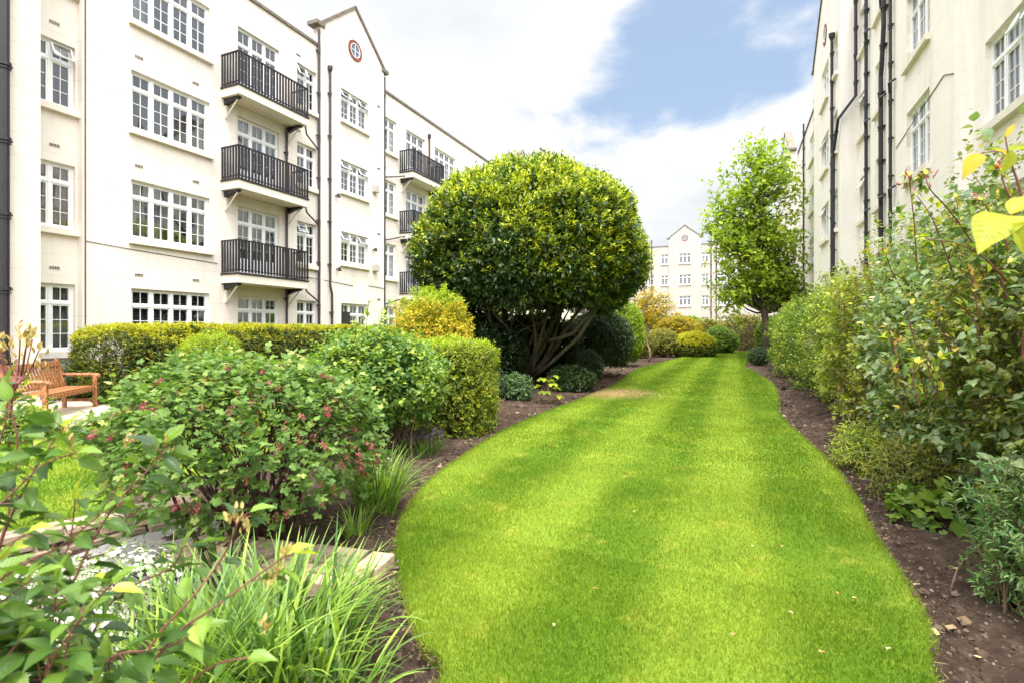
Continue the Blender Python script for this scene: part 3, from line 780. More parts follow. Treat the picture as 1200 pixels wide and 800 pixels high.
def grass_color(nt, b, blade=False):
    co = worldco(nt); sx = N(nt,'ShaderNodeSeparateXYZ'); L(nt, co, sx.inputs[0])
    # mown stripes run along the lawn, bent a little by noise
    nb = noise(nt, .35, 2, .5, co)
    ad = N(nt,'ShaderNodeMath',operation='MULTIPLY_ADD'); L(nt, nb.outputs[0], ad.inputs[0]); ad.inputs[1].default_value = .22; L(nt, sx.outputs[0], ad.inputs[2])
    ml = N(nt,'ShaderNodeMath',operation='MULTIPLY'); L(nt, ad.outputs[0], ml.inputs[0]); ml.inputs[1].default_value = 2*math.pi/1.32
    sn = N(nt,'ShaderNodeMath',operation='COSINE'); L(nt, ml.outputs[0], sn.inputs[0])
    st = N(nt,'ShaderNodeMapRange'); L(nt, sn.outputs[0], st.inputs[0]); st.inputs[1].default_value = -.6; st.inputs[2].default_value = .6
    base = mixc(nt, st.outputs[0], (.112,.198,.010), (.205,.290,.024))
    n1 = noise(nt, .9, 6, .65, co); r1 = ramp(nt, [(.44,(0,0,0)),(.72,(.45,.45,.45))]); L(nt, n1.outputs[0], r1.inputs[0])
    c1 = mixc(nt, r1.outputs[0], base, (.235,.29,.018))
    n2 = noise(nt, 3.6, 7, .72, co); r2 = ramp(nt, [(.56,(0,0,0)),(.74,(.6,.6,.6))]); L(nt, n2.outputs[0], r2.inputs[0])
    c2 = mixc(nt, r2.outputs[0], c1, (.42,.38,.06))
    n3 = noise(nt, 2.2, 4, .6, co); r3 = ramp(nt, [(.3,(.84,.90,.86)),(.7,(1.10,1.08,1.1))]); L(nt, n3.outputs[0], r3.inputs[0])
    c3 = mixc(nt, 1, c2, r3.outputs[0], 'MULTIPLY')
    # worn dry patch where the shade tree meets the lawn
    vm = N(nt,'ShaderNodeVectorMath',operation='DISTANCE'); L(nt, co, vm.inputs[0]); g = ground(716,462); vm.inputs[1].default_value = (g[0],g[1],0)
    na = N(nt,'ShaderNodeMath',operation='MULTIPLY_ADD'); L(nt, n2.outputs[0], na.inputs[0]); na.inputs[1].default_value = 1.6; L(nt, vm.outputs['Value'], na.inputs[2])
    rd = ramp(nt, [(.0,(1,1,1)),(1,(0,0,0))]); mr = N(nt,'ShaderNodeMapRange'); L(nt, na.outputs[0], mr.inputs[0]); mr.inputs[1].default_value = 1.1; mr.inputs[2].default_value = 2.2
    L(nt, mr.outputs[0], rd.inputs[0])
    c4 = mixc(nt, rd.outputs[0], c3, (.40,.30,.14))
    L(nt, c4, b.inputs['Base Color']); return c4, co
def m_lawn():
    m, nt, b = mat_new('mown_grass'); c, co = grass_color(nt, b)
    n = noise(nt, 120, 5, .8, co); b.inputs['Roughness'].default_value = .8; b.inputs['Specular IOR Level'].default_value = .15
    bump(nt, n.outputs[0], b, .8, .02); return m
def m_blade():
    m, nt, b = mat_new('grass_blade'); c, co = grass_color(nt, b)
    a = N(nt,'ShaderNodeAttribute',attribute_name='tint'); r = ramp(nt, [(0,(.72,.80,.7)),(.6,(1.1,1.1,1.0)),(.93,(1.25,1.2,1.1)),(1,(1.6,1.35,1.6))]); L(nt, a.outputs['Fac'], r.inputs[0])
    c2 = mixc(nt, 1, c, r.outputs[0], 'MULTIPLY'); L(nt, c2, b.inputs['Base Color'])
    b.inputs['Roughness'].default_value = .5; b.inputs['Specular IOR Level'].default_value = .3
    t = N(nt,'ShaderNodeBsdfTranslucent'); L(nt, c2, t.inputs[0]); mx = N(nt,'ShaderNodeMixShader'); mx.inputs[0].default_value = .35
    L(nt, b.outputs[0], mx.inputs[1]); L(nt, t.outputs[0], mx.inputs[2]); L(nt, mx.outputs[0], nt.nodes['Material Output'].inputs[0]); return m
SOIL = m_soil(); GRASS = m_lawn(); BLADE = m_blade()

# one soil sheet, fine where it is near, out to the horizon
def axis(a, b, st, far): 
    core = list(np.arange(a, b+1e-6, st)); lo = []; x = a; s = st
    while x > -far: s *= 1.35; x -= s; lo.append(x)
    hi = []; x = b; s = st
    while x < far: s *= 1.35; x += s; hi.append(x)
    return np.array(lo[::-1]+core+hi)
gx = axis(-7, 3.2, .045, 400); gy = axis(.8, 15, .06, 500)
GX, GY = np.meshgrid(gx, gy); P2 = np.stack([GX.ravel(), GY.ravel(), np.zeros(GX.size)],1)
gz = (vnoise(P2*[3,3,1]+200,1)-.5)*.05 + (vnoise(P2*[9,9,1]+300,2)-.5)*.045 + (vnoise(P2*[22,22,1]+300,3)-.5)*.03
near = np.clip(1-np.maximum(np.abs(P2[:,0]+2)-8, np.abs(P2[:,1]-8)-9)/4, 0, 1)
de = np.minimum(dist_edge(LAWN, P2[:,0], P2[:,1]), 9); inl = inside(LAWN, P2[:,0], P2[:,1]) | inside(LAWN2, P2[:,0], P2[:,1])
gz = gz*near - np.where(inl, .06, .0) + np.where(~inl, np.clip(de*.18,0,.05), 0)*near
P2[:,2] = gz; ny, nx = GX.shape
a = (np.arange(ny-1)[:,None]*nx + np.arange(nx-1)[None]).ravel()
me = npmesh('ground', P2, np.stack([a,a+1,a+nx+1,a+nx],1).ravel(), 4)
tag(link('ground', me, SOIL, smooth=True), kind='structure')

def sheet(name, poly, z, mat, drop=.09):
    bm = bmesh.new(); vs = [bm.verts.new((p[0],p[1],z)) for p in poly]; lo = [bm.verts.new((p[0],p[1],z-drop)) for p in poly]
    f = bm.faces.new(vs); n = len(vs)
    for i in range(n): bm.faces.new((vs[i],lo[i],lo[(i+1)%n],vs[(i+1)%n]))
    bm.normal_update()
    if f.normal.z < 0: bmesh.ops.reverse_faces(bm, faces=bm.faces[:])
    bmesh.ops.triangulate(bm, faces=[f]); me = bpy.data.meshes.new(name); bm.to_mesh(me); bm.free()
    return tag(link(name, me, mat), kind='structure')
sheet('lawn', LAWN, LZ, GRASS); sheet('lawn', LAWN2, LZ, GRASS)
# turf beyond the planting, round the blocks
sheet('lawn', [(-14.4,18.5),(-9.5,18.5),(-9.5,70),(-14.4,70)], .03, GRASS)
PAVE = m_plain('sandstone_paving', (.46,.38,.28), .85, var=.18, scale=3, bmp=.35, bscale=30)
PAVEG = m_plain('grey_path', (.27,.25,.235), .9, var=.22, scale=5, bmp=.4, bscale=35)
sheet('path', [(-13.4,2.0),(-10.3,3.4),(-9.2,5.6),(-10.2,7.0),(-11.9,6.3),(-14.3,7.2),(-14.3,2)], .05, PAVE)

def blades(poly, bands):
    Lv = Leaves(); tpl = (np.array([(0,-.5,0),(0,.5,0),(.62,.34,.0),(.62,-.34,0),(1,0,-.0)]), [(0,1,2,3),(3,2,4)]); tp1 = (np.array([(0,-.5,0),(0,.5,0),(1,0,0)]), [(0,1,2)])
    x0,y0 = poly.min(0); x1,y1 = poly.max(0)
    for (ya,yb,dens,h,w,t) in bands:
        ya_, yb_ = max(ya,y0), min(yb,y1)
        if yb_ <= ya_: continue
        n = int((x1-x0)*(yb_-ya_)*dens); x = rng.uniform(x0,x1,n); y = rng.uniform(ya_,yb_,n); k = inside(poly,x,y); x,y = x[k],y[k]; n = len(x)
        k = rng.normal(0,.33,(n,2)); D = np.stack([k[:,0],k[:,1],np.ones(n)],1); U = rnd_dirs(n); U[:,2] *= .3
        hh = h*rng.uniform(.5,1.25,n)*(.7+.6*vnoise(np.stack([x*2.2,y*2.2,x*0],1)+90,5))
        tn = rng.uniform(0,1,n)
        Lv.add(tp1 if t else tpl, np.stack([x,y,np.full(n,LZ-.004)],1), D, U, hh, w/hh, tn)
    return Lv
g = blades(LAWN, [(1.0,3.4,19000,.027,.0034,0),(3.4,6,10000,.028,.0050,1),(6,12,4000,.030,.009,1),(12,22,1500,.036,.016,1),(22,45,500,.04,.03,1)])
# ragged fringe of longer blades along the cut edge
E = []
for i in range(len(LAWN)):
    a_, b_ = LAWN[i], LAWN[(i+1)%len(LAWN)]; l_ = np.linalg.norm(b_-a_)
    if a_[1] > 16: continue
    k = int(l_*900); t = rng.uniform(size=(k,1)); E.append(a_+(b_-a_)*t)
E = np.concatenate(E)+rng.normal(0,.012,(sum(len(e) for e in E),2)); n = len(E)
D = np.concatenate([rng.normal(0,.5,(n,2)), np.full((n,1),.8)],1); hh = rng.uniform(.02,.055,n)
g.add((np.array([(0,-.5,0),(0,.5,0),(1,0,0)]),[(0,1,2)]), np.concatenate([E,np.full((n,1),LZ-.012)],1), D, rnd_dirs(n), hh, .004/hh, rng.uniform(.3,1,n))
tag(g.build('grass', BLADE), 'short mown grass blades of the striped central lawn', 'grass', kind='stuff')
dg = Leaves(); kk = rng.uniform(size=n) < .5; E2 = E[kk]+rng.normal(0,.016,(kk.sum(),2)); D2 = np.concatenate([rng.normal(0,.9,(len(E2),2)), np.full((len(E2),1),.35)],1); h2 = rng.uniform(.02,.06,len(E2))
dg.add((np.array([(0,-.5,0),(0,.5,0),(1,0,0)]),[(0,1,2)]), np.concatenate([E2,rng.uniform(-.01,.035,(len(E2),1))],1), D2, rnd_dirs(len(E2)), h2, .005/h2, rng.uniform(0,1,len(E2)))
STRAW = m_leaf('dry_grass', [(0,(.22,.16,.07)),(1,(.46,.37,.19))], .7, .2, .2, 1.0)
tag(dg.build('dry_grass', STRAW), 'straw-coloured dry grass fringe along the cut lawn edge', 'grass', kind='stuff')
g = blades(LAWN2, [(0,9,2600,.04,.010,1)])
tag(g.build('grass', BLADE), 'grass blades of the small lawn in front of the bench', 'grass', kind='stuff')

# clods, bark chips and dead leaf bits lying on the beds
def scatter_bits(n, xr, yr, size, name, mat, label, cat, flat=.35):
    x = rng.uniform(*xr,n); y = rng.uniform(*yr,n); k = ~(inside(LAWN,x,y)|inside(LAWN2,x,y)); x,y = x[k],y[k]; n = len(x)
    Pn = np.stack([x,y,np.zeros(n)],1)
    z = (vnoise(Pn*[3,3,1]+200,1)-.5)*.05 + (vnoise(Pn*[9,9,1]+300,2)-.5)*.045 + .045
    tv = np.array([(-.5,-.35,0),(.45,-.4,.05),(.5,.3,-.05),(-.4,.42,0),(-.3,-.2,.45),(.3,-.25,.5),(.28,.2,.4),(-.25,.22,.5)]); tv[:,2] *= flat/.4
    tf = [(0,1,5,4),(1,2,6,5),(2,3,7,6),(3,0,4,7),(4,5,6,7)]
    D = rng.normal(size=(n,3)); D[:,2] *= .25; U = rng.normal(0,.3,(n,3)); U[:,2] += 1
    P = np.stack([x,y,z],1); Lv = Leaves(); Lv.add((tv,tf), P, D, U, size*rng.lognormal(0,.45,n), rng.uniform(.5,1,n), rng.uniform(0,1,n))
    return tag(Lv.build(name, mat), label, cat, kind='stuff')
def m_bits(name, stops):
    m, nt, b = mat_new(name); a = N(nt,'ShaderNodeAttribute',attribute_name='tint'); r = ramp(nt, stops, 'CONSTANT'); L(nt,a.outputs['Fac'],r.inputs[0])
    L(nt,r.outputs[0],b.inputs['Base Color']); b.inputs['Roughness'].default_value = .95; b.inputs['Specular IOR Level'].default_value = .15; return m
CLOD = m_bits('soil_clod', [(0,(.045,.030,.021)),(.35,(.075,.050,.036)),(.7,(.11,.078,.058)),(.95,(.17,.12,.08)),(.99,(.36,.28,.19))])
CHIP = m_bits('bark_chip', [(0,(.09,.055,.035)),(.4,(.16,.11,.06)),(.7,(.24,.18,.10)),(.93,(.40,.34,.16))])
scatter_bits(60000, (-6.5,3.0), (1.2,9), .014, 'soil_clods', CLOD, 'crumbly dark soil clods on the planting beds', 'soil')
scatter_bits(12000, (-6.5,3.0), (9,20), .035, 'soil_clods', CLOD, 'crumbly soil on the far stretch of the beds', 'soil')
scatter_bits(9000, (-5.5,3.0), (1.5,24), .026, 'mulch', CHIP, 'scattered pale bark chips and dead leaf bits on the beds', 'mulch', flat=.10)

# ------------------------------------------------------------------ stone edging, paving block, low wall
STONE = m_plain('weathered_sandstone', (.33,.26,.185), .88, var=.35, scale=9, bmp=.5, bscale=45)
_nt = STONE.node_tree; _b = _nt.nodes['Principled BSDF']; _g = N(_nt,'ShaderNodeNewGeometry'); _r = ramp(_nt, [(0,(.62,.60,.60)),(.5,(1,.98,.95)),(1,(1.45,1.35,1.25))]); L(_nt,_g.outputs['Random Per Island'],_r.inputs[0])
_src = _b.inputs['Base Color'].links[0].from_socket; L(_nt, mixc(_nt, 1, _src, _r.outputs[0], 'MULTIPLY'), _b.inputs['Base Color'])
def block_poly(mb, x0,x1,y0,y1,z0,z1, j=.006):
    mb.box(x0+random.uniform(0,j),x1-random.uniform(0,j),y0+random.uniform(0,j),y1-random.uniform(0,j),z0,z1+random.uniform(-j,j))
e = empty('paving', (*ground(388,664,.1),0), R(8)); tag(e, 'raised edge of cream sandstone setts beside the lawn edge', 'paving')
mb = MB()
for i in range(4): (block_poly(mb, -.42, -.42+[.2,.34,.27,.14][i], -.24+i*.125, -.24+(i+1)*.125-.022, -.02, .122), block_poly(mb, -.42+[.2,.34,.27,.14][i]+.015, .125, -.24+i*.125, -.24+(i+1)*.125-.022, -.02, .125))
for i in range(2): block_poly(mb, .14+i*.085, .14+(i+1)*.085-.012, -.24, .0, -.02, .128)
block_poly(mb, .14, .305, .008, .25, -.02, .122)
for i in range(3): block_poly(mb, -1.15+i*.24, -.44+(i-2)*.24-.01, -.22, .05, -.02, .12)
for i in range(3): block_poly(mb, -1.15+i*.24, -.44+(i-2)*.24-.01, .06, .25, -.02, .118)
mb.build('setts', STONE, e, bevel=.008)
sheet('path', [ground(*p) for p in [(60,800),(225,690),(300,655),(300,622),(200,618),(120,650),(-60,720),(-80,800)]], .07, PAVEG, .1)
# low dry stone wall left of the path
wp0 = np.array(ground(205,622)); wp1 = np.array(ground(20,668)); dv = wp1-wp0; wl_ = np.linalg.norm(dv); an = math.atan2(dv[1],dv[0])
e = empty('stone_wall', (wp0[0],wp0[1],0), an); tag(e, 'low dry stone retaining wall of flat sandstone pieces beside the path', 'wall')
mb = MB()
for c in range(4):
    x = -.05*c
    while x < wl_:
        l_ = random.uniform(.12,.34); dy = random.uniform(-.02,.02)
        mb.obox((x+l_/2, .0+dy-c*.02, .03+c*.058), (l_/2-.010, random.uniform(-.012,.012),random.uniform(-.006,.006)), (0,.10,random.uniform(-.012,.012)), (0,0,random.uniform(.016,.027))); x += l_
mb.build('stones', STONE, e, bevel=.006)
# timber/stone offcut near the tree foot
mb = MB(); mb.obox((*ground(690,448),.06), (.28,.05,0), (-.03,.1,0), (0,0,.04)); o = mb.build('stone_slab', STONE, bevel=.008)
tag(o, 'small flat stone slab on the soil right of the mushroom-shaped tree', 'stone')
# ------------------------------------------------------------------ the big mushroom-shaped tree
def big_tree():
    bx, by = ground(617,452); C = np.array(at(622,292,14.7)); C[2] = 0
    e = plant('round_crown_tree', None, 'large dark evergreen tree clipped to a mushroom dome, many dark stems below', 'tree')
    Lv = Leaves(); r = np.array([3.05,3.0,2.42]); c = C + UP*3.60
    def crown(n, **k):
        P, Nn = surf_ell(n, c, r, e=2.15, zcut=-.62, lump=.065, lk=3.2, seed=4, **k)
        low = P[:,2] < 2.9     # underside is cut flatter
        P[low,2] = 2.9-(2.9-P[low,2])*(.5+.6*vnoise(P[low]*1.1+20,8))
        q = np.clip((3.7-P[:,2])/1.9,0,1)**1.6*.14; P[:,:2] = c[:2]+(P[:,:2]-c[:2])*(1-q)[:,None]
        return P, Nn
    P, Nn = crown(15500, depth=.09)
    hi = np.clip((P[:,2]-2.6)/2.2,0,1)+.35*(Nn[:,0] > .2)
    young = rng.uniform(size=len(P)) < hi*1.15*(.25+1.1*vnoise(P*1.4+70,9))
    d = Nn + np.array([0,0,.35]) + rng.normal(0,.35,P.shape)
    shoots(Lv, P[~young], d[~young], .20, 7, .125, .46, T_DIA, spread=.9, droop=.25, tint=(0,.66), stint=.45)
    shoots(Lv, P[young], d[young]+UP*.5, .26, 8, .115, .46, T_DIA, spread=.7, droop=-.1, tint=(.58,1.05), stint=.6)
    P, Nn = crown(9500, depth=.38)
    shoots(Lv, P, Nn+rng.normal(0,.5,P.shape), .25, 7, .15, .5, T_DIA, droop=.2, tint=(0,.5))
    # stray sprigs that break the outline
    P, Nn = crown(1100, depth=.0); shoots(Lv, P, Nn+UP*.7+rng.normal(0,.3,P.shape), .34, 8, .11, .46, T_DIA, spread=.6, tint=(.35,1))
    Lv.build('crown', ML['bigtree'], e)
    mb = MB(); base = (bx,by,-.05)
    mb.tube([(bx,by,-.1),(bx,by,.12),(bx,by,.5)], [.28,.24,.20], 12)
    tips = []
    for i in range(17):
        an = i*2.4; rr = rng.uniform(1.1,2.5); tips.append((C[0]+rr*math.cos(an), C[1]+rr*math.sin(an), rng.uniform(2.6,3.9)))
    for t in tips:
        p0 = Vector((bx+rng.normal()*.14, by+rng.normal()*.14, .25)); k = 10
        pts = curve_pts(p0, t, .07, k, -.06); r0 = rng.uniform(.045,.09)
        mb.tube(pts, [r0*(1-.6*i/(k-1)) for i in range(k)], 8)
        for q in range(3):
            s = pts[4+q]; en = s + Vector((rng.normal()*.6, rng.normal()*.6, rng.uniform(.7,1.3)))
            mb.tube(curve_pts(s, en, .1, 5), [r0*.45,r0*.38,r0*.3,r0*.24,r0*.16], 6)
    # two pale low limbs that show in front
    for (px0,py0,px1,py1,px2,py2) in ((655,452,678,395,700,360),(612,405,595,385,560,345),(640,400,672,390,700,355)):
        a, b_, c_ = at(px0,py0,13.9), at(px1,py1,13.4), at(px2,py2,13.2)
        if px0 == 655: a = (bx+.12,by-.1,.15)
        mb.tube([a,tuple((Vector(a)+Vector(b_))/2+Vector((0,0,-.03))),b_,c_], [.06,.055,.05,.04], 8)
    mb.build('trunk', BARKG, e, smooth=True); rebase(e, (bx,by,0))
big_tree()

def crown_tree(name, label, base, centers, barkm, leafm, lsize, nleaf, trunk_r, cat='tree', lean=(0,0), tint=(0,1), tpl=T_DIA, sub=26, forks=1):
    """centers: list of (centre, radius) clump volumes filled with limbs, twigs and leaves"""
    e = plant(name, None, label, cat); mb = MB(); Lv = Leaves()
    top = max(c[0][2]+c[1][2]*.7 for c in centers); base = np.array(base,float)
    cc = np.mean([c[0] for c in centers], axis=0)
    k = 12; tr = [Vector(base + np.array([(cc[0]-base[0])*(i/(k-1))+.10*math.sin(i*1.3), (cc[1]-base[1])*(i/(k-1))+.1*math.cos(i*1.7), top*i/(k-1)])) for i in range(k)]
    mb.tube(tr, [trunk_r*(1-.85*(i/(k-1))**.8) for i in range(k)], 9)
    for (c, r) in centers:
        c = np.array(c); r = np.array(r)
        for j in range(sub):
            t = c + rnd_dirs(1)[0]*r*rng.uniform(.55,1.0)
            zz = max(t[2]-abs(np.linalg.norm(t[:2]-cc[:2]))*rng.uniform(.4,.9), base[2]+.22*top)
            ii = min(k-1,max(0,(zz-base[2])/top*(k-1))); s = tr[int(ii)].lerp(tr[min(k-1,int(ii)+1)], ii-int(ii))
            pts = curve_pts(s, t, .10, 6, .04); r0 = trunk_r*.30*(1-.6*ii/k)
            mb.tube(pts, [r0*(1-.8*q/5)+.004 for q in range(6)], 5, cap=False)
            # leaves in clumps along the outer half of every limb
            m = nleaf; q = rng.uniform(.5,1.08,m); a = np.array([pts[0]*0+pts[0]])
            pa = np.array([tuple(p) for p in pts]); f = np.clip(q,0,.999)*5; i0 = f.astype(int)
            P = pa[i0]*(1-(f-i0))[:,None] + pa[i0+1]*(f-i0)[:,None] + rng.normal(0,1,(m,3))*lsize*1.3
            D = rnd_dirs(m)+UP*.3
            shoots(Lv, P, D, lsize*2.2, 5, lsize, .6, tpl, spread=.8, droop=.25, tint=tint, stint=.5)
    Lv.build('crown', leafm, e); mb.build('trunk', barkm, e, smooth=True); rebase(e, tuple(base)); return e

# tall light green tree by the right block
def V3(px,py,d): return at(px,py,d)
d0 = 29.0; cs = []
for (px,py,rx,rz,dd) in ((896,190,1.55,1.1,0),(914,214,1.6,1.4,.6),(876,218,1.6,1.3,-.6),(864,246,1.7,1.4,.4),(905,255,1.7,1.5,-.4),(888,285,2.1,1.6,.5),(858,285,1.2,1.0,-.5),
                      (914,295,1.6,1.5,.2),(875,320,1.9,1.4,-.4),(902,328,1.7,1.0,.5),(858,342,.85,.55,0),(845,262,.7,.8,.2),(934,345,.6,.5,.1),(926,320,1.0,1.2,-.3)):
    cs.append((V3(px,py,d0+dd),(rx*.88,rx*.88,rz*.95)))
bt = at(897,400,d0); crown_tree('broadleaf_tree', 'tall light green broadleaf tree with an open uneven crown beside the right-hand block', (bt[0],bt[1],0), cs, BARK, ML['tall'], .30, 11, .24, sub=15)
e_ = bpy.data.objects[-1] if False else None
mb = MB(); 

# small golden tree with a pale stem
d0 = 26.5; g_ = ground(760,424)
cs = [(V3(px,py,d0+dd),(rx,rx,rz)) for (px,py,rx,rz,dd) in ((760,350,.95,.45,0),(744,358,.75,.5,.2),(777,358,.70,.45,-.2),(750,374,.75,.45,.3),(770,370,.75,.4,-.3))]
crown_tree('golden_tree', 'small golden-leaved tree with a slender pale trunk at the lawn edge', (g_[0],g_[1],0), cs, PALEB, ML['gold'], .095, 14, .055, sub=18)

# ------------------------------------------------------------------ generic shrubs
def shrub(name, label, px, py, d, r, mat, n, size, e=2.0, cat='shrub', tint=(0,1), length=.12, nl=6, width=.5, tpl=T_DIA, lump=.10, depth=.25, z0=None, zc=None,
          group=None, stemn=14, topcol=None, toptint=(.3,1), droop=.15, zcut=-.85, base=None, upw=.8, loc=None, fill=.5, twigs=0):
    """px,py,d locate the centre of the crown"""
    c = np.array(loc if loc is not None else at(px,py,d), float)
    if z0 is not None: c[2] = z0
    o = plant(name, None, label, cat, group); Lv = Leaves(); L2 = Leaves()
    P, Nn = surf_ell(n, c, r, e=e, zcut=zcut, lump=lump, depth=depth, seed=int(abs(c[0]*13+c[1]*7)) % 50)
    P[:,2] = np.maximum(P[:,2], .06)
    dd = Nn + UP*.25 + rng.normal(0,.35,P.shape)
    top = np.zeros(len(P), bool)
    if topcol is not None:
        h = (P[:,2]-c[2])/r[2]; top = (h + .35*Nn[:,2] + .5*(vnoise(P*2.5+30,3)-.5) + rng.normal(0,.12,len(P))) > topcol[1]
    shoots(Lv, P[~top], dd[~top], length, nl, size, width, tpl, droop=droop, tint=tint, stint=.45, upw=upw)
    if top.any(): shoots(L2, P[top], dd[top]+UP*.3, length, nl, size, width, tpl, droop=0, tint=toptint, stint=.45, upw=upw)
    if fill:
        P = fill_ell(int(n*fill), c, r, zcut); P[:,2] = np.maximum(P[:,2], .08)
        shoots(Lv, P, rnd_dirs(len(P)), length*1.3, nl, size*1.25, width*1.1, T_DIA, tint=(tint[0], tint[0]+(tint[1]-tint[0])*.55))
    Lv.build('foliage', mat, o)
    if top.any(): L2.build('new_growth', topcol[0], o)
    mb = MB(); tips = fill_ell(stemn, c, np.array(r)*.95, -.2)
    stems(mb, (c[0],c[1],-.03), tips, .018*max(1,r[0]), .005, .08, 5, brad=.06*r[0]); mb.build('stems', STEM, o)
    rebase(o, (c[0],c[1],0)); return o
def hedge(name, label, c, h, rz, mat, n, size, cat='hedge', tint=(0,1), length=.10, nl=6, width=.5, tpl=T_DIA, lump=.05, depth=.12, faces='xXyYZ', topcol=None, rnd=.25, toptint=(0,1), fill=.5, droop=.1, stemn=40):
    o = plant(name, None, label, cat); Lv = Leaves(); L2 = Leaves(); sd = int(abs(c[0]*17+c[1]*5)) % 50
    P, Nn = surf_box(n, c, h, rz, depth, lump, faces, sd, rnd); P[:,2] = np.maximum(P[:,2], .05)
    dd = Nn + UP*.15 + rng.normal(0,.35,P.shape); top = np.zeros(len(P), bool)
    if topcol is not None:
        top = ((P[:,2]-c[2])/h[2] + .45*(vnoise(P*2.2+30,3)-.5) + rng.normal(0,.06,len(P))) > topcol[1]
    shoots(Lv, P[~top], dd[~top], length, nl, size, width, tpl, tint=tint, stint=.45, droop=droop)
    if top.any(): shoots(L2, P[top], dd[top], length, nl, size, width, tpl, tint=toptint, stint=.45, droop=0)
    P, Nn = surf_box(int(n*fill), c, (h[0]*.8,h[1]*.8,h[2]*.86), rz, .25, .08, faces, sd)
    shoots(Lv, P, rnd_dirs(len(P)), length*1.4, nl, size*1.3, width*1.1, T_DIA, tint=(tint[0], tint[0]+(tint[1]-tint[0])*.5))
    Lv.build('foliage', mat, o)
    if top.any(): L2.build('new_growth', topcol[0], o)
    M = Matrix.Rotation(rz,3,'Z'); q = rng.uniform(-.85,.85,(stemn,3)); q[:,2] = 0
    b = np.array([tuple(M@Vector((a[0]*h[0],a[1]*h[1],0))) for a in q])+np.array([c[0],c[1],0])
    t = b + rng.normal(0,.12,b.shape); t[:,2] = c[2]+h[2]*rng.uniform(.2,.8,len(b)); b[:,2] = -.02
    sticks(b, t, np.full(len(b),.016), np.full(len(b),.006), 'stems', STEM, o)
    rebase(o, (c[0],c[1],0)); return o

# clipped yew hedge along the left block
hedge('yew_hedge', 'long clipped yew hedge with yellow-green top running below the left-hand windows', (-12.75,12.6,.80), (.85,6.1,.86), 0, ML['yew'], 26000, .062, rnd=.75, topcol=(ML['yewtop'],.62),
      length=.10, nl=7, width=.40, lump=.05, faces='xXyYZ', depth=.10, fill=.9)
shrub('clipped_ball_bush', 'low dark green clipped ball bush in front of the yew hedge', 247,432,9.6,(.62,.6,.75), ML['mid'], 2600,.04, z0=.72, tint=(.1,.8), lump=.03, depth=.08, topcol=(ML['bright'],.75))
# yellow-orange clipped bush behind the hedge
shrub('yellow_orange_bush', 'yellow and orange clipped bush rising behind the green hedge', 507,400,10.4,(.80,.75,1.14), ML['orange'], 4200,.06, e=2.0, z0=1.20, lump=.20, tint=(.0,1), depth=.25, topcol=(ML['bright'],.93))
# clipped green hedge block by the lawn
def ctr(px,py,d): return at(px,py,d)
hc = np.array(ground(545,505)); 
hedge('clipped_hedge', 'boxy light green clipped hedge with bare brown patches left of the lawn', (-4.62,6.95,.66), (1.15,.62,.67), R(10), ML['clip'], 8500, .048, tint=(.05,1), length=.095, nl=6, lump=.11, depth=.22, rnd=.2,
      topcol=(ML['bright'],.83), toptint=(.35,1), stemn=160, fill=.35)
# background shrubs round the far lawn
shrub('dark_round_bush', 'dark green clipped round bush on a short stem right of the mushroom-shaped tree', 703,399,17.5,(1.05,1.0,.98), ML['dark'], 6500,.062, z0=1.2, zcut=-.75, tint=(.15,1), lump=.05, depth=.1)
shrub('lime_bush', 'bright lime green rounded bush behind the dark round bush', 730,385,23,(.85,1.1,1.4), ML['bright'], 4200,.075, z0=1.45, tint=(.1,1), lump=.06, depth=.12)
shrub('yellow_ball_bush', 'low clipped golden ball bush at the far end of the lawn', 813,402,31,(1.25,1.2,.80), ML['yew'], 4200,.085, z0=.62, topcol=(ML['yewtop'],.15), lump=.05, depth=.08, toptint=(.2,1))
shrub('green_bush', 'green leafy bush between the golden ball bush and the trellis', 844,396,36,(1.15,1.0,.9), ML['mid'], 3400,.10, z0=.85, lump=.12)
shrub('clipped_ball_bush', 'small dark green ball bush on the soil at the right edge of the far lawn', 889,417,23.5,(.40,.40,.36), ML['dark'], 1300,.045, z0=.40, lump=.04, tint=(.2,1), depth=.1)
shrub('feathery_shrub', 'pale olive feathery shrub beside the stem of the small golden tree', 745,402,30,(1.0,.8,.9), ML['olive'], 2600,.075, z0=.85, lump=.16, depth=.3)
shrub('olive_shrub', 'olive brown loose shrub right of the golden tree trunk', 776,402,31.5,(1.0,.9,.8), ML['olive'], 2800,.085, z0=.8, lump=.16, depth=.3)
shrub('yellow_shrub', 'yellow-green shrub behind the golden ball bush, below the far block', 793,396,35,(1.6,1.2,1.35), ML['gold'], 3000,.11, z0=1.2, lump=.14, tint=(.1,.8))
shrub('green_shrub', 'mid green shrub at the far end behind the golden tree', 762,392,38,(2.0,1.4,1.5), ML['mid'], 3200,.12, z0=1.3, lump=.14)
shrub('far_hedge_bush', 'olive green bush beyond the lawn below the distant windows', 828,392,44,(2.6,1.2,1.25), ML['olive'], 3200,.13, z0=1.2, lump=.12)
shrub('yellow_far_bush', 'small yellow-green bush left of the trellis at the far end', 806,390,47,(2.0,1.2,1.7), ML['bright'], 2600,.14, z0=1.2, lump=.12)
shrub('climber_bush', 'leafy bush spilling over the right side of the trellis', 909,392,35,(1.2,1.0,1.3), ML['mid'], 3200,.10, z0=1.2, lump=.15)
shrub('tall_far_shrub', 'olive green tall shrub behind the trellis', 872,385,40,(2.0,1.0,1.4), ML['olive'], 2800,.12, z0=1.35, lump=.15)
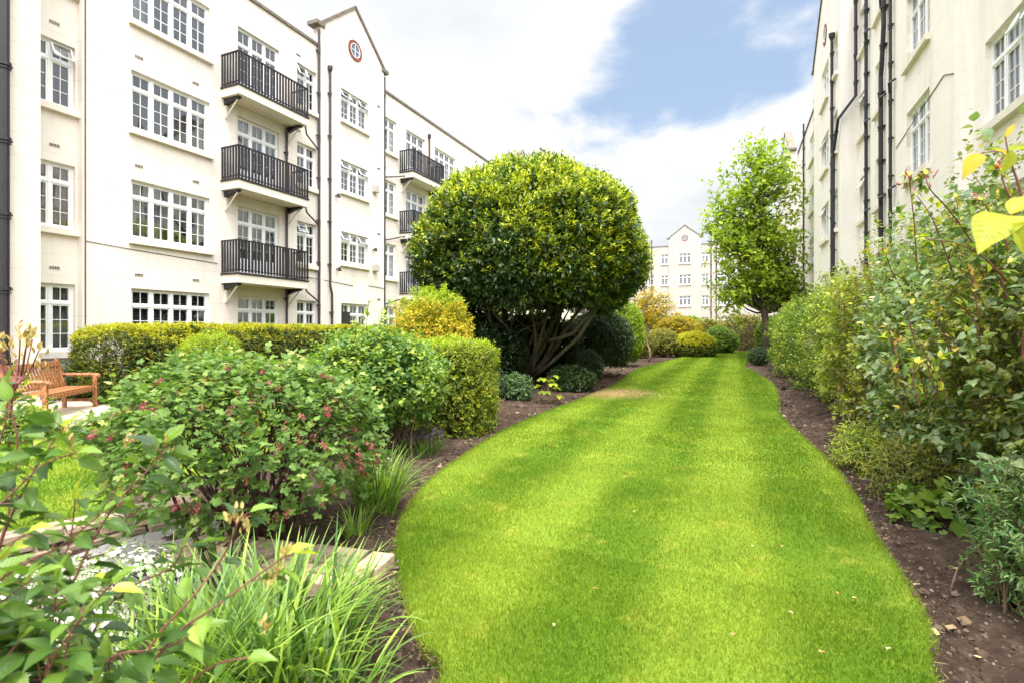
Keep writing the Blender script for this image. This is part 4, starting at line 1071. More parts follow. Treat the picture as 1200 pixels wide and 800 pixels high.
# dark planting beneath the mushroom-shaped tree
shrub('dark_shrub', 'very dark leafy shrub in the shade left of the tree stems', 572,412,13.9,(.95,1.0,.95), ML['dark'], 4200,.085, z0=.95, lump=.15, tint=(0,.6), depth=.3)
shrub('dark_shrub', 'dark shrub behind the tree stems', 625,410,17.0,(1.7,1.0,1.05), ML['dark'], 4600,.09, z0=1.0, lump=.15, tint=(0,.8), depth=.3)
shrub('dark_shrub', 'dark shrub between the yellow-orange bush and the tree', 545,392,14.6,(1.0,.9,1.15), ML['dark'], 3800,.085, z0=1.1, lump=.15, tint=(0,.7), depth=.3)
shrub('low_dark_shrub', 'low dark green shrub on the soil right of the tree stems', 669,442,13.2,(.55,.45,.30), ML['dark'], 1900,.06, z0=.28, lump=.14, tint=(.1,1))
shrub('low_dark_shrub', 'low leafy plant behind the low dark shrub, right of the leaning tree limb', 683,425,15.8,(.6,.5,.42), ML['dark'], 1500,.06, z0=.45, lump=.2, tint=(.2,1))
shrub('small_shrub', 'small grey-green shrub at the foot of the tree, left side', 588,470,11.6,(.34,.3,.25), ML['dark'], 700,.05, z0=.26, lump=.25, tint=(.2,1))
shrub('small_shrub', 'small green seedling shrub on the soil between hedge and tree', 607,462,11.4,(.24,.24,.26), ML['hedgeB'], 420,.07, z0=.27, lump=.3, tint=(.1,.7))
# bright hosta-like sprout
def sprout(label, g, h, r, n, size, mat, tpl=T_OVA, cat='plant', width=.75, tint=(.2,1)):
    o = plant('leafy_sprout', None, label, cat); mb = MB(); Lv = Leaves()
    for i in range(n):
        an = i*2.4; t = (i+1)/n; z = h*(.25+.75*t); rr = r*(1-.5*t)
        p = Vector((g[0]+rr*math.cos(an), g[1]+rr*math.sin(an), z)); mb.tube([(g[0],g[1],z*.55),(g[0]+rr*.6*math.cos(an),g[1]+rr*.6*math.sin(an),z*.95),tuple(p)], [.007,.005,.003], 4)
        for j in range(3):
            d = np.array([[math.cos(an+(j-1)*.9), math.sin(an+(j-1)*.9), -.25]])
            Lv.add(tpl, np.array([tuple(p)]), d, np.array([[0,0,1.0]])+rng.normal(0,.2,(1,3)), np.array([size]), np.array([width]), rng.uniform(*tint,1))
    mb.tube([(g[0],g[1],-.02),(g[0]+.01,g[1],h*.5),(g[0],g[1],h)], [.014,.01,.006], 5); mb.build('stem', STEMB, o); Lv.build('leaves', mat, o); rebase(o, (*g,0))
sprout('bright green young plant with broad leaves on the soil before the tree', ground(642,474), .62, .22, 9, .17, ML['bright'])

# ------------------------------------------------------------------ flowering currant
def currant():
    g = np.array(ground(296,652)); C = np.array([g[0],g[1],0]) + np.array([-.17,.10,0])
    o = plant('flowering_currant', None, 'rounded flowering currant bush with lobed leaves and pink blossom beside the stone path', 'shrub')
    c = C+UP*.76; r = np.array([.90,.82,.53]); Lv = Leaves()
    P, Nn = surf_ell(2000, c, r, e=2.2, zcut=-.72, lump=.16, depth=.16, seed=11)
    kp = rng.uniform(size=len(P)) < np.where(P[:,2] < c[2]-.12, .45, 1.0); P, Nn = P[kp], Nn[kp]
    shoots(Lv, P, Nn+UP*.5+rng.normal(0,.3,P.shape), .10, 4, .052, 1.0, T_LOB, spread=.9, droop=.1, tint=(.1,.95), upw=1.6, stint=.5)
    P, Nn = surf_ell(430, c, r*.9, e=2.2, zcut=-.5, lump=.12, depth=.45, seed=11)
    shoots(Lv, P, Nn+rng.normal(0,.4,P.shape), .13, 3, .054, 1.0, T_LOB, droop=.1, tint=(0,.6), upw=1.4)
    P, Nn = surf_ell(160, c, r*1.02, e=2.2, zcut=.3, lump=.10, depth=.0, seed=11)
    shoots(Lv, P, UP+rng.normal(0,.3,P.shape), .16, 5, .048, 1.0, T_LOB, tint=(.5,1), upw=1.2)
    Lv.build('foliage', ML['currant'], o, smooth=True)
    mb = MB(); tips = np.concatenate([fill_ell(46, c, r*.95, -.1), fill_ell(20, c, r*.9, -.6)])
    stems(mb, (C[0],C[1],-.03), tips, .017, .004, .07, 6, brad=.13)
    for t in tips[:40]:
        for k in range(3):
            q = t + np.array([rng.normal()*.16, rng.normal()*.16, rng.uniform(.02,.22)]); s = t*.75 + (C+UP*.35)*.25
            mb.tube([tuple(s), tuple((s+q)/2+rng.normal(0,.02,3)), tuple(q)], [.006,.004,.0025], 4, cap=False)
    mb.build('stems', STEM, o, smooth=True)
    # hanging flower heads: short racemes of small florets
    tv = (np.array([(0,0,0),(.5,.5,.2),(1,.1,0),(.5,-.5,.2)]), [(0,1,2,3)])
    pk, Nn = surf_ell(85, c, r*1.05, e=2.2, zcut=-.45, lump=.10, depth=.03, seed=11)
    rs_, N2 = surf_ell(150, c, r*1.0, e=2.2, zcut=-.6, lump=.10, depth=.12, seed=11)
    for (pp, nn, mm, nm, cnt, s) in ((pk,Nn,'pink','blossom',32,.013),(rs_,N2,'rust','faded_blossom',24,.013)):
        K = Leaves(); P = np.repeat(pp,cnt,0); t = np.tile(np.linspace(0,1,cnt),len(pp)); ax = nn*.6+np.array([0,0,-.6])
        P = P + np.repeat(unit(ax),cnt,0)*(t*.05)[:,None] + rng.normal(0,.010,P.shape)*(1.2-t)[:,None]
        K.add(tv, P, rnd_dirs(len(P)), rnd_dirs(len(P)), np.full(len(P),s), np.full(len(P),.9), rng.uniform(0,1,len(P))); K.build(nm, ML[mm], o)
    rebase(o, tuple(C)); return
currant()

# loose rose-like shrub between the currant and the clipped hedge
def loose_shrub():
    c = np.array(at(440,448,6.5)); c[2] = .92; o = plant('loose_shrub', None, 'loose yellow-green leafy shrub with thin upright stems between currant bush and clipped hedge', 'shrub')
    Lv = Leaves(); r = np.array([.80,.72,.55])
    P, Nn = surf_ell(2300, c, r, e=2.2, zcut=-.8, lump=.16, depth=.28, seed=21)
    shoots(Lv, P, Nn+UP*.5+rng.normal(0,.4,P.shape), .14, 5, .062, .72, T_OVA, tint=(.1,.9), upw=1.2, stint=.5)
    P, Nn = surf_ell(900, c, r*.9, e=2.2, zcut=-.9, lump=.16, depth=.6, seed=21); shoots(Lv, P, rnd_dirs(len(P)), .14, 5, .065, .72, T_DIA, tint=(0,.5))
    mb = MB(); tips = []
    for (px,py) in ((418,372),(432,352),(447,362),(405,388),(462,372),(478,398),(395,396),(440,380),(456,350),(382,404)):
        tips.append(at(px,py,6.4+rng.normal()*.25))
    b0 = (c[0],c[1],-.02)
    for t in tips:
        pts = curve_pts(Vector(b0)+Vector((rng.normal()*.2,rng.normal()*.2,0)), t, .05, 8); mb.tube(pts, [.009-.006*i/7 for i in range(8)], 5)
        pa = np.array([tuple(p) for p in pts[4:]]); P = np.concatenate([pa[:-1]*(1-s)+pa[1:]*s for s in (0,.33,.66)])
        shoots(Lv, P, UP+rng.normal(0,.5,P.shape), .09, 5, .062, .72, T_OVA, tint=(.4,1), upw=1)
    tt = fill_ell(90, c, r*.95, -.3); stems(mb, b0, tt, .009, .003, .06, 5, brad=.32)
    mb.build('stems', STEMB, o); Lv.build('foliage', ML['rose'], o); rebase(o, (c[0],c[1],0))
loose_shrub()

# ------------------------------------------------------------------ strap leaved clumps
def strap_clump(label, g, n, hmin, hmax, rad, w, name='strap_leaved_plant', mat='strap', arch=1.0, tint=(0,1), cat='plant', lean=(0,0)):
    o = plant(name, None, label, cat); V=[]; Fc=[]; T=[]; k = 9
    for i in range(n):
        an = rng.uniform(0,2*math.pi); rr = rad*math.sqrt(rng.uniform()); b = np.array([g[0]+rr*math.cos(an), g[1]+rr*math.sin(an), .0])
        a2 = an + rng.normal(0,.7); dr = np.array([math.cos(a2)+lean[0], math.sin(a2)+lean[1], 0]); dr /= np.linalg.norm(dr)
        Ln = rng.uniform(hmin,hmax); ben = arch*rng.uniform(.25,1.25); side = np.array([-dr[1],dr[0],0]); ww = w*rng.uniform(.7,1.3); th = rng.uniform(.02,.35); p = b.copy(); tn = rng.uniform(*tint)
        tw = rng.normal(0,.5)
        for j in range(k):
            t = j/(k-1); wd = ww*(1-t**2.2)*min(1,.55+t*2) + .0006
            s2 = side*math.cos(tw*t)+UP*math.sin(tw*t)*.5
            nn = np.cross(dr*math.sin(th)+UP*math.cos(th), side)
            V += [p-s2*wd, p+nn*wd*.35, p+s2*wd]; T += [tn]*3
            th += ben*1.55/(k-1)*(t*.9+.45); p = p + (dr*math.sin(th)+UP*math.cos(th))*Ln/(k-1)
        q = len(V)-3*k
        for j in range(k-1):
            a = q+3*j; Fc += [(a,a+1,a+4,a+3),(a+1,a+2,a+5,a+4)]
    me = npmesh('leaves', np.array(V), np.array(Fc).ravel(), 4, T); link('leaves', me, ML[mat], o, None, True)
    rebase(o, (g[0],g[1],0)); return o
strap_clump('large arching clump of narrow green strap leaves in the foreground below the stone setts', (-1.86,1.66), 460, .38,.66,.34,.012)
strap_clump('strap-leaved clump at the bottom edge left of the large one', (-1.95,1.25), 220, .42,.75,.26,.009)
strap_clump('strap-leaved clump nearest the lawn edge at the bottom of the photo', (-1.46,1.46), 170, .32,.55,.20,.008, arch=1.25)
strap_clump('grassy clump of upright strap leaves between currant bush and lawn edge', ground(443,603), 260, .40,.68,.15,.0065, arch=.85)
strap_clump('dark sword-shaped leaves standing under the currant bush', ground(262,680), 14, .30,.45,.07,.017, mat='mid', arch=.25, tint=(0,.5))
strap_clump('small tuft of pale green leaves between the two strap-leaved clumps by the lawn', ground(418,632), 60, .18,.32,.09,.006, arch=.8, tint=(.4,1))
strap_clump('low grassy tuft with bluebells below the loose shrub', ground(492,534), 110, .2,.36,.26,.006, arch=.9, tint=(0,.7))
# bluebells
o = plant('bluebells', None, 'small group of bluebells between clipped hedge and grassy clump', 'flowers'); K = Leaves(); mb = MB(); g = np.array(ground(498,528))
for i in range(22):
    b = g + rng.normal(0,.20,2); h = rng.uniform(.20,.34); mb.tube([(b[0],b[1],0),(b[0]+.01,b[1],h*.7),(b[0]+.03,b[1]+.01,h)], .003, 4)
    P = np.array([[b[0]+.03*t, b[1]+.01, h*(.65+.4*t)] for t in np.linspace(0,1,10)])+rng.normal(0,.008,(10,3)); D = rnd_dirs(10); D[:,2] = -.8
    K.add(T_DIA, P, D, rnd_dirs(10), np.full(10,.024), np.full(10,.7), rng.uniform(0,1,10))
mb.build('stems', ML['mid'] if False else STEMB, o); K.build('petals', ML['blue'], o); rebase(o, (*g,0))
# ------------------------------------------------------------------ right-hand border: a row of mixed shrubs
def wild(name, label, loc, r, mat, n, size, tpl=T_OVA, tint=(0,1), length=.16, nl=5, width=.72, lump=.22, twig=500, arch=0, leafup=1.2, second=None, fillmat=None, seed=1, e=2.6, zc=None, upright=None, young=None, droop=.15):
    c = np.array(loc, float); r = np.array(r,float); o = plant(name, None, label, 'shrub'); Lv = Leaves()
    P, Nn = surf_ell(n, c, r, e=e, zcut=-.95, lump=lump, depth=.25, seed=seed); P[:,2] = np.maximum(P[:,2], .08)
    # thin the leaves out in patches so the twigs show
    keep = rng.uniform(size=len(P)) < np.clip((vnoise(P*2.6+11,seed+5)-.22)*2.6, .12, 1); P, Nn = P[keep], Nn[keep]
    shoots(Lv, P, Nn+UP*.4+rng.normal(0,.45,P.shape), length, nl, size, width, tpl, tint=tint, upw=leafup, stint=.5, droop=droop)
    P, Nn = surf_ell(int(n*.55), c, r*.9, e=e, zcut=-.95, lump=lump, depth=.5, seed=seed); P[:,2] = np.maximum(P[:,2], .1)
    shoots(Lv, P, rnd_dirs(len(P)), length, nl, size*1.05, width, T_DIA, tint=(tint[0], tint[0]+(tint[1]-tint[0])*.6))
    Lv.build('foliage', mat, o)
    if second:
        L2 = Leaves(); P, Nn = surf_ell(second[1], c, r*1.03, e=e, zcut=-.8, lump=lump, depth=.1, seed=seed)
        shoots(L2, P, Nn+UP*.3+rng.normal(0,.4,P.shape), .2, 5, second[2], second[3], second[4], tint=second[5], upw=1.5, stint=.6, droop=.0); L2.build('large_leaves', second[0], o)
    P0, Nn = surf_ell(twig, c, r*.92, e=e, zcut=-.9, lump=lump, depth=.5, seed=seed); P0[:,2] = np.maximum(P0[:,2], .03)
    D = Nn*.35 + rnd_dirs(twig)*.8 + UP*.25; Ln = rng.uniform(.15,.55,twig); P1 = P0+unit(D)*Ln[:,None]; P1[:,2] = np.maximum(P1[:,2], .02)
    sticks(P0, P1, rng.uniform(.0022,.005,twig), np.full(twig,.0012), 'twigs', STEMB, o)
    mb = MB(); b = Vector((c[0],c[1],-.05))
    for i in range(26):
        s = b + Vector((rng.uniform(-1,1)*r[0]*.6, rng.uniform(-1,1)*r[1]*.8, 0)); q = rnd_dirs(1)[0]; q[2] = abs(q[2])
        mb.tube(curve_pts(s, c+q*r*.9, .09, 6), [.014-.002*i_ for i_ in range(6)], 5, cap=False)
    mb.build('stems', STEM, o); rebase(o, (c[0],c[1],0)); return o
B = dict(T=T_OVA)
row = [
 ('tangled_shrub','tangled olive and rust twiggy shrub nearest the camera on the right', (2.75,3.45,1.30),(1.05,1.15,1.52),'hedgeC',5200,.042,(.1,1),('hedgeB',900,.070)),
 ('tangled_shrub','tangled yellowish shrub with pale broad-leaved stems, second from the camera on the right', (2.70,5.3,1.30),(1.12,1.25,1.50),'hedgeC',5200,.046,(0,.95),('hedgeB',1300,.078)),
 ('mixed_shrub','leafy green shrub with glossy pale leaves midway along the right border', (2.65,7.4,1.28),(1.05,1.35,1.42),'hedgeA',4200,.048,(0,.9),('hedgeB',1200,.085)),
 ('mixed_shrub','olive and green shrub with faded pink blossom in the right border', (2.75,9.8,1.30),(1.10,1.5,1.52),'olive',4200,.052,(0,1),('hedgeA',1000,.085)),
 ('fresh_green_shrub','fresh green dense shrub further along the right border', (2.75,12.6,1.25),(1.15,1.8,1.40),'hedgeA',4600,.062,(.1,1),None),
 ('fresh_green_shrub','light green feathery shrub before the far end of the right border', (2.70,15.9,1.22),(1.20,1.9,1.33),'mid',4200,.070,(.1,1),None),
 ('fresh_green_shrub','green shrub below the tall broadleaf tree', (2.55,19.6,1.20),(1.15,2.2,1.28),'hedgeA',4200,.080,(.1,1),None),
 ('fresh_green_shrub','last green shrub of the right border beside the trellis end', (2.50,23.2,1.15),(1.1,2.3,1.22),'mid',4200,.095,(.1,1),None),
]
for i,(nm,lb,lc,rr,mt,n,sz,tn,sec) in enumerate(row):
    wild(nm, lb, lc, rr, ML[mt], n, sz, tint=tn, lump=.32, seed=31+i, twig=1500 if i < 4 else 500, tpl=T_OVA if i < 4 else T_DIA, nl=6, droop=.25,
         second=(ML[sec[0]], sec[1], sec[2], .80, T_FINE if i < 2 else T_OVA, (.25,1)) if sec else None, leafup=1.5, length=.15 if i < 4 else .2)
# shrubs behind, taller towards the camera, against the wall
wild('rear_shrub', 'tall loose shrub behind the front row, against the right-hand wall', (3.35,5.9,1.5),(.65,2.2,1.75), ML['hedgeA'], 3200, .06, tint=(.1,1), seed=51, twig=500)

# rose with arching shoots rising over the near part of the border
def path_stem(mb, P, r0, r1, seg=6):
    k = len(P); mb.tube(P, [r0+(r1-r0)*i/(k-1) for i in range(k)], seg)
def smooth_path(pts, k=5):
    return [Vector(p) for p in catmull(pts, k, closed=False)]
def branch(o, mb, Lv, pxs, r0, r1, size, tpl=T_FINE, width=.62, tint=(0,1), every=2, skip=2, up=1.0, pet=.02, trip=False, droop=.25):
    pts = smooth_path([at(*p) for p in pxs], 6); path_stem(mb, pts, r0, r1)
    k = len(pts); sd = 1; Ps=[];Ds=[];Us=[];Ss=[];Ts=[]
    for i in range(skip, k, every):
        t = (pts[min(i+1,k-1)]-pts[i-1]).normalized(); a = Vector(rng.normal(size=3)); s = t.cross(a).normalized()*sd; sd = -sd
        if abs(s.z) > .6: s.z *= .3; s.normalize()
        st = pts[i]; en = st + s*pet*rng.uniform(.6,1.6) + t*pet*.5; mb.tube([st,en], [r1*.9,r1*.6], 4, cap=False)
        dirs = [(s*1.0+t*.45)] if not trip else [s+t*.3, (s+t*1.5), (s*.4-t*.9)]
        for dd in dirs:
            Ps.append(tuple(en)); q = dd.normalized()+Vector((0,0,-droop)); Ds.append(tuple(q+Vector(rng.normal(size=3))*.18)); Us.append(tuple(np.array([0,0,up])+rng.normal(0,.35,3)))
            Ss.append(size*rng.uniform(.65,1.2)*(1-.25*i/k)); Ts.append(np.clip(rng.uniform(*tint),0,1))
    t = (pts[-1]-pts[-3]).normalized()
    Ps.append(tuple(pts[-1])); Ds.append(tuple(t+Vector((0,0,-.1)))); Us.append((0,-.3,1)); Ss.append(size*.8); Ts.append(tint[1])
    Lv.add(tpl, np.array(Ps), np.array(Ds), np.array(Us), np.array(Ss), np.full(len(Ps),width), np.array(Ts))
o = plant('climbing_rose', None, 'climbing rose with reddish buds and arching stems rising above the near right border', 'shrub'); mb = MB(); Lv = Leaves(); L2 = Leaves()
for (pxs,) in (([(1075,330,4.6),(1072,270,4.5),(1066,215,4.4),(1064,205,4.4)],), ([(1120,330,4.0),(1095,262,3.9),(1075,230,3.9)],), ([(1150,300,3.6),(1115,250,3.5),(1090,222,3.4),(1085,205,3.4)],),
              ([(1185,300,3.2),(1168,262,3.2),(1150,235,3.1)],), ([(1060,345,4.8),(1045,318,4.7),(1038,296,4.6)],), ([(1180,330,3.0),(1150,300,3.0),(1118,285,3.0),(1085,280,3.1)],),
              ([(1100,330,4.2),(1112,300,4.2),(1122,255,4.1),(1120,232,4.1)],), ([(1195,250,2.6),(1180,225,2.6),(1172,200,2.6)],)):
    branch(o, mb, Lv, pxs, .006, .0025, .062, T_FINE, .70, (.0,1), every=2, trip=True)
for i in range(46):
    px = rng.uniform(1045,1195); py = 385-(px-1040)*.62+rng.uniform(-12,80); d = rng.uniform(2.9,4.6)
    branch(o, mb, Lv if rng.uniform() < .7 else L2, [(px,py+50,d),(px-8,py+18,d),(px-16+rng.normal()*14,py,d)], .004, .002, .060, T_FINE, .68, (0,.9), every=2, trip=True)
mb.build('stems', STEMR, o); Lv.build('leaves', ML['hedgeA'], o); L2.build('young_leaves', ML['olive'], o)
K = Leaves()
P = np.array([at(px+rng.normal()*4, py+rng.normal()*5, d) for (px,py,d) in [(1064,207,4.4),(1062,214,4.4),(1075,228,3.9),(1085,205,3.4),(1090,213,3.4),(1038,296,4.6),(1122,255,4.1),(1172,200,2.6),(1150,233,3.1)] for _ in range(5)])
K.add(T_DIA, P, rnd_dirs(len(P))+UP, rnd_dirs(len(P)), np.full(len(P),.045), np.full(len(P),.45), rng.uniform(0,1,len(P))); K.build('buds', ML['rust'], o)
g = at(1160,500,3.2); rebase(o, (g[0],g[1],0))

# the branch with big yellow leaves reaching in at top right, close to the camera
o = plant('yellow_leaved_branch', None, 'overhanging branch with large bright yellow-green leaves at the upper right edge', 'shrub'); mb = MB(); Lv = Leaves()
b0 = (1.35,1.05,0)
main = [b0, tuple(np.array(at(1250,520,1.15))), at(1225,330,1.12), at(1206,262,1.1), at(1192,212,1.1), at(1183,186,1.1), at(1178,160,1.1)]
pts = smooth_path(main, 6); path_stem(mb, pts, .0045, .0012)
def one(px,py,d,px2,py2,w,t,src=None,d2=None,up=(0,-.6,.6)):
    a = Vector(at(px,py,d)); b = Vector(at(px2,py2,d2 or d)); s = (b-a).length
    Lv.add(T_FINE, np.array([tuple(a)]), np.array([tuple(b-a)]), np.array([up]), np.array([s]), np.array([w]), np.array([t]))
    if src: mb.tube(smooth_path([at(*src), ((a.x+at(*src)[0])/2, (a.y+at(*src)[1])/2, (a.z+at(*src)[2])/2+.006), tuple(a)],4), .0014, 5)
one(1150,180,1.1, 1128,207,.62,.75,(1186,182,1.1),up=(-.3,-.8,.3)); one(1180,178,1.1,1215,168,.50,.1,None,up=(0,-.5,1)); one(1186,176,1.08,1176,205,.55,.2,None,up=(.5,-.8,.2))
one(1178,252,1.05,1150,285,.72,.25,(1204,258,1.1),1.0,up=(-.2,-.8,.5)); one(1184,252,1.05,1216,222,.66,.3,(1206,262,1.1),up=(0,-.6,.9)); one(1186,262,1.0,1212,300,.8,.2,None,up=(.3,-.8,.3)); one(1172,262,1.05,1152,296,.28,.4,None,up=(-.8,-.4,.1))
one(1184,185,1.1,1168,172,.35,.8,None); one(1179,162,1.1,1190,142,.3,.9,None); one(1203,240,1.1,1226,215,.6,.3,None)
mb.build('stems', STEMR, o); Lv.build('leaves', ML['yellowl'], o, smooth=True); rebase(o, b0)

# narrow-leaved bright shrub at the bottom right corner
def narrow(label, loc, r, n, size, seed, name='narrow_leaved_shrub', mat='bamboo', w=.30):
    c = np.array(loc); o = plant(name, None, label, 'shrub'); Lv = Leaves(); mb = MB()
    tips = fill_ell(n, c, np.array(r), -.75); b = Vector((c[0]+.1,c[1],-.03))
    tips[:,2] = np.maximum(tips[:,2],.12)
    for t in tips:
        pts = curve_pts(b+Vector((rng.normal()*.13,rng.normal()*.13,0)), t, .08, 8, .05); mb.tube(pts, [.006-.0006*i for i in range(8)], 5, cap=False)
        pa = np.array([tuple(p) for p in pts[2:]]); P = np.concatenate([pa[:-1]*(1-s)+pa[1:]*s for s in (0,.5)]); D = np.concatenate([pa[1:]-pa[:-1]]*2)
        shoots(Lv, P, D, .10, 5, size, w, T_OVA, spread=.9, tint=(.1,1), upw=1.2, stint=.3, droop=.0)
    mb.build('stems', STEMB, o); Lv.build('leaves', ML[mat], o); rebase(o, (c[0],c[1],0))
narrow('bright green narrow-leaved shrub at the bottom right corner', (1.44,3.72,.50),(.30,.45,.52), 120, .050, 3)
narrow('small-leaved green bush low on the right, in front of the tangled shrub', (1.95,4.4,.55),(.36,.45,.45), 60, .040, 3, 'small_leaved_bush', 'hedgeA', .5)
# low shrubs on the right bed
shrub('low_feathery_shrub', 'low feathery pale green shrub at the foot of the right border, farther one', 0,0,0,(.22,.24,.20), ML['hedgeA'], 260,.055, loc=(1.30,6.7,.24), lump=.25, width=.26, length=.15, tpl=T_OVA, tint=(.2,1))
shrub('low_feathery_shrub', 'low feathery grey-green shrub at the foot of the right border, nearer one', 0,0,0,(.24,.28,.22), ML['olive'], 280,.050, loc=(1.42,5.7,.26), lump=.25, width=.26, length=.15, tpl=T_OVA, tint=(0,.9))
shrub('low_green_plant', 'low plant with broad lobed leaves on the soil below the tangled shrub', 0,0,0,(.24,.26,.12), ML['mid'], 60,.10, loc=(1.45,5.1,.12), lump=.2, width=.95, length=.1, tpl=T_LOB, nl=3, tint=(.2,.8), fill=.1)
# fallen dry stalks at the foot of the border
o = plant('dry_stalks', None, 'dry pale stalks arching over the soil below the right border', 'stalks'); mb = MB()
for i in range(26):
    a = np.array([rng.uniform(1.5,1.9), rng.uniform(3.8,5.2), .05]); b = a + np.array([rng.normal()*.14, rng.normal()*.28, rng.uniform(-.02,.12)])
    mb.tube(curve_pts(a, b, .16, 7, .16), .0018, 4, cap=False)
mb.build('stalks', PALEB, o); rebase(o, (1.6,4.0,0))
# faded blossom bunches hanging in the hedge
for (px,py,d,lb) in ((950,402,11.5,'upper pale pink blossom bunch hanging in the right border'),(988,465,9.0,'middle pale pink blossom bunch in the right border'),(996,490,8.4,'lowest pale pink blossom bunch in the right border')):
    c = np.array(at(px,py,d)); c[0] -= .05; K = Leaves(); P = c+rng.normal(0,1,(90,3))*np.array([.05,.07,.10]); K.add(T_DIA, P, rnd_dirs(90), rnd_dirs(90), np.full(90,.032), np.full(90,.8), rng.uniform(0,1,90))
    ob = K.build('blossom_bunch', m_leaf('pale_pink_petal', [(0,(.50,.36,.36)),(1,(.75,.66,.66))], .6, .2) if 'palepink' not in ML else ML['palepink']); ML['palepink'] = ob.data.materials[0]; tag(ob, lb, 'blossom')

# ------------------------------------------------------------------ near left foreground shrub
o = plant('foreground_shrub', None, 'leafy branches with glossy oval leaves and pale buds close to the camera at lower left', 'shrub'); mb = MB(); Lv = Leaves()
br = [
 [(-60,900,1.0),(-20,760,1.05),(0,640,1.1),(35,560,1.1),(60,520,1.15),(75,500,1.15)],
 [(40,900,.95),(60,760,1.0),(100,650,1.05),(140,585,1.1),(178,546,1.12),(196,520,1.12)],
 [(120,900,.95),(175,760,1.05),(225,700,1.1),(262,650,1.15),(280,610,1.15),(292,600,1.15)],
 [(100,900,.9),(160,800,.95),(210,740,1.0),(250,712,1.0),(300,675,1.02),(335,650,1.02)],
 [(-60,800,1.1),(-20,690,1.15),(10,600,1.2),(20,520,1.2),(10,470,1.2)],
 [(-80,700,1.0),(-50,620,1.0),(0,590,1.05),(50,545,1.1),(90,530,1.1)],
 [(-40,900,.9),(0,800,.9),(40,740,.95),(80,700,.98),(130,690,1.0)],
 [(60,900,.9),(90,830,.92),(130,770,.95),(190,760,.98),(230,740,1.0)],
 [(-80,900,.95),(-30,720,1.0),(20,665,1.0),(70,640,1.05),(120,600,1.08)],
 [(0,900,1.0),(30,780,1.05),(50,700,1.1),(80,640,1.15),(88,585,1.15)],
 [(160,900,.95),(200,820,1.0),(250,780,1.0),(290,770,1.0)],
 [(-60,640,1.2),(-20,560,1.25),(5,500,1.3),(10,450,1.3)],
 [(-90,760,.95),(-40,690,.95),(-5,650,1.0),(30,625,1.0)],
 [(80,900,1.1),(110,740,1.2),(150,690,1.25),(200,665,1.25),(215,640,1.25)],
]
for i,b in enumerate(br): branch(o, mb, Lv, b, .0032, .0014, .072, T_FINE, .56, (.0,.7) if i % 3 else (.15,.95), every=3 if i in (2,3,10) else 1, skip=5, pet=.014)
for i in range(95):
    px = rng.uniform(-60,215); py = rng.uniform(650,860); d = rng.uniform(.85,1.35)
    if px > 110 and (py < 760 or rng.uniform() < .6): continue
    branch(o, mb, Lv, [(px-20,py+140,d),(px-10,py+60,d),(px+rng.normal()*25,py,d)], .0017, .0011, .066, T_FINE, .56, (0,.72), every=1, skip=2, pet=.014)
mb.build('stems', STEMR, o); Lv.build('leaves', ML['fore'], o, smooth=True)
K = Leaves()
for (px,py,d) in ((280,604,1.15),(286,618,1.15),(270,612,1.15),(334,650,1.02),(328,668,1.02),(316,680,1.02),(196,520,1.12),(84,522,1.1),(150,520,1.15),(312,735,1.0)):
    P = np.array([at(px+rng.normal()*3,py+rng.normal()*5,d) for _ in range(9)]); K.add(T_OVA, P, rnd_dirs(9)*.5+UP, rnd_dirs(9), np.full(9,.017), np.full(9,.55), rng.uniform(0,1,9))
K.build('buds', ML['bud'], o); rebase(o, (-1.35,.55,0))
# thin arching bud stem in front of the strap leaves
# white blossom under it
def white_bush(label, loc, r, n):
    c = np.array(loc); ob = plant('white_blossom_plant', None, label, 'flowers'); K = Leaves(); Lf = Leaves()
    P, Nn = surf_ell(n, c, r, e=2, zcut=-.6, lump=.2, depth=.2)
    tp = (np.array([(0,0,0),(.5,.42,.08),(1,0,.0),(.5,-.42,.08)]), [(0,1,2,3)])
    for k in range(5):
        q = rnd_dirs(len(P)); a = unit(np.cross(Nn, UP+.01)); b = np.cross(Nn, a); an = k*1.2566+P[:,0]*50
        K.add(tp, P, a*np.cos(an)[:,None]+b*np.sin(an)[:,None]+Nn*.3, Nn, np.full(len(P),.015), np.full(len(P),.8), rng.uniform(0,1,len(P)))
    P, Nn = surf_ell(int(n*.35), c, np.array(r)*.93, zcut=-.9, lump=.2, depth=.4); shoots(Lf, P, Nn+rng.normal(0,.4,P.shape), .06, 5, .03, .45, T_DIA, tint=(.1,.8))
    K.build('blossom', ML['white'], ob); Lf.build('foliage', ML['mid'], ob)
    mb = MB(); stems(mb, (c[0],c[1],-.02), fill_ell(12,c,np.array(r)*.9,-.2), .006,.003,.08,4,brad=.08); mb.build('stems', STEM, ob); rebase(ob, (c[0],c[1],0))
white_bush('white-flowering plant behind the foreground leaves at lower left', (-2.60,1.10,.32), (.50,.36,.26), 1100)
white_bush('second white-flowering patch nearer the stone wall', (-3.0,1.75,.20), (.30,.24,.18), 500)
white_bush('white blossom sprays low at the bottom left corner', (-1.90,.72,.40), (.36,.32,.30), 1300)
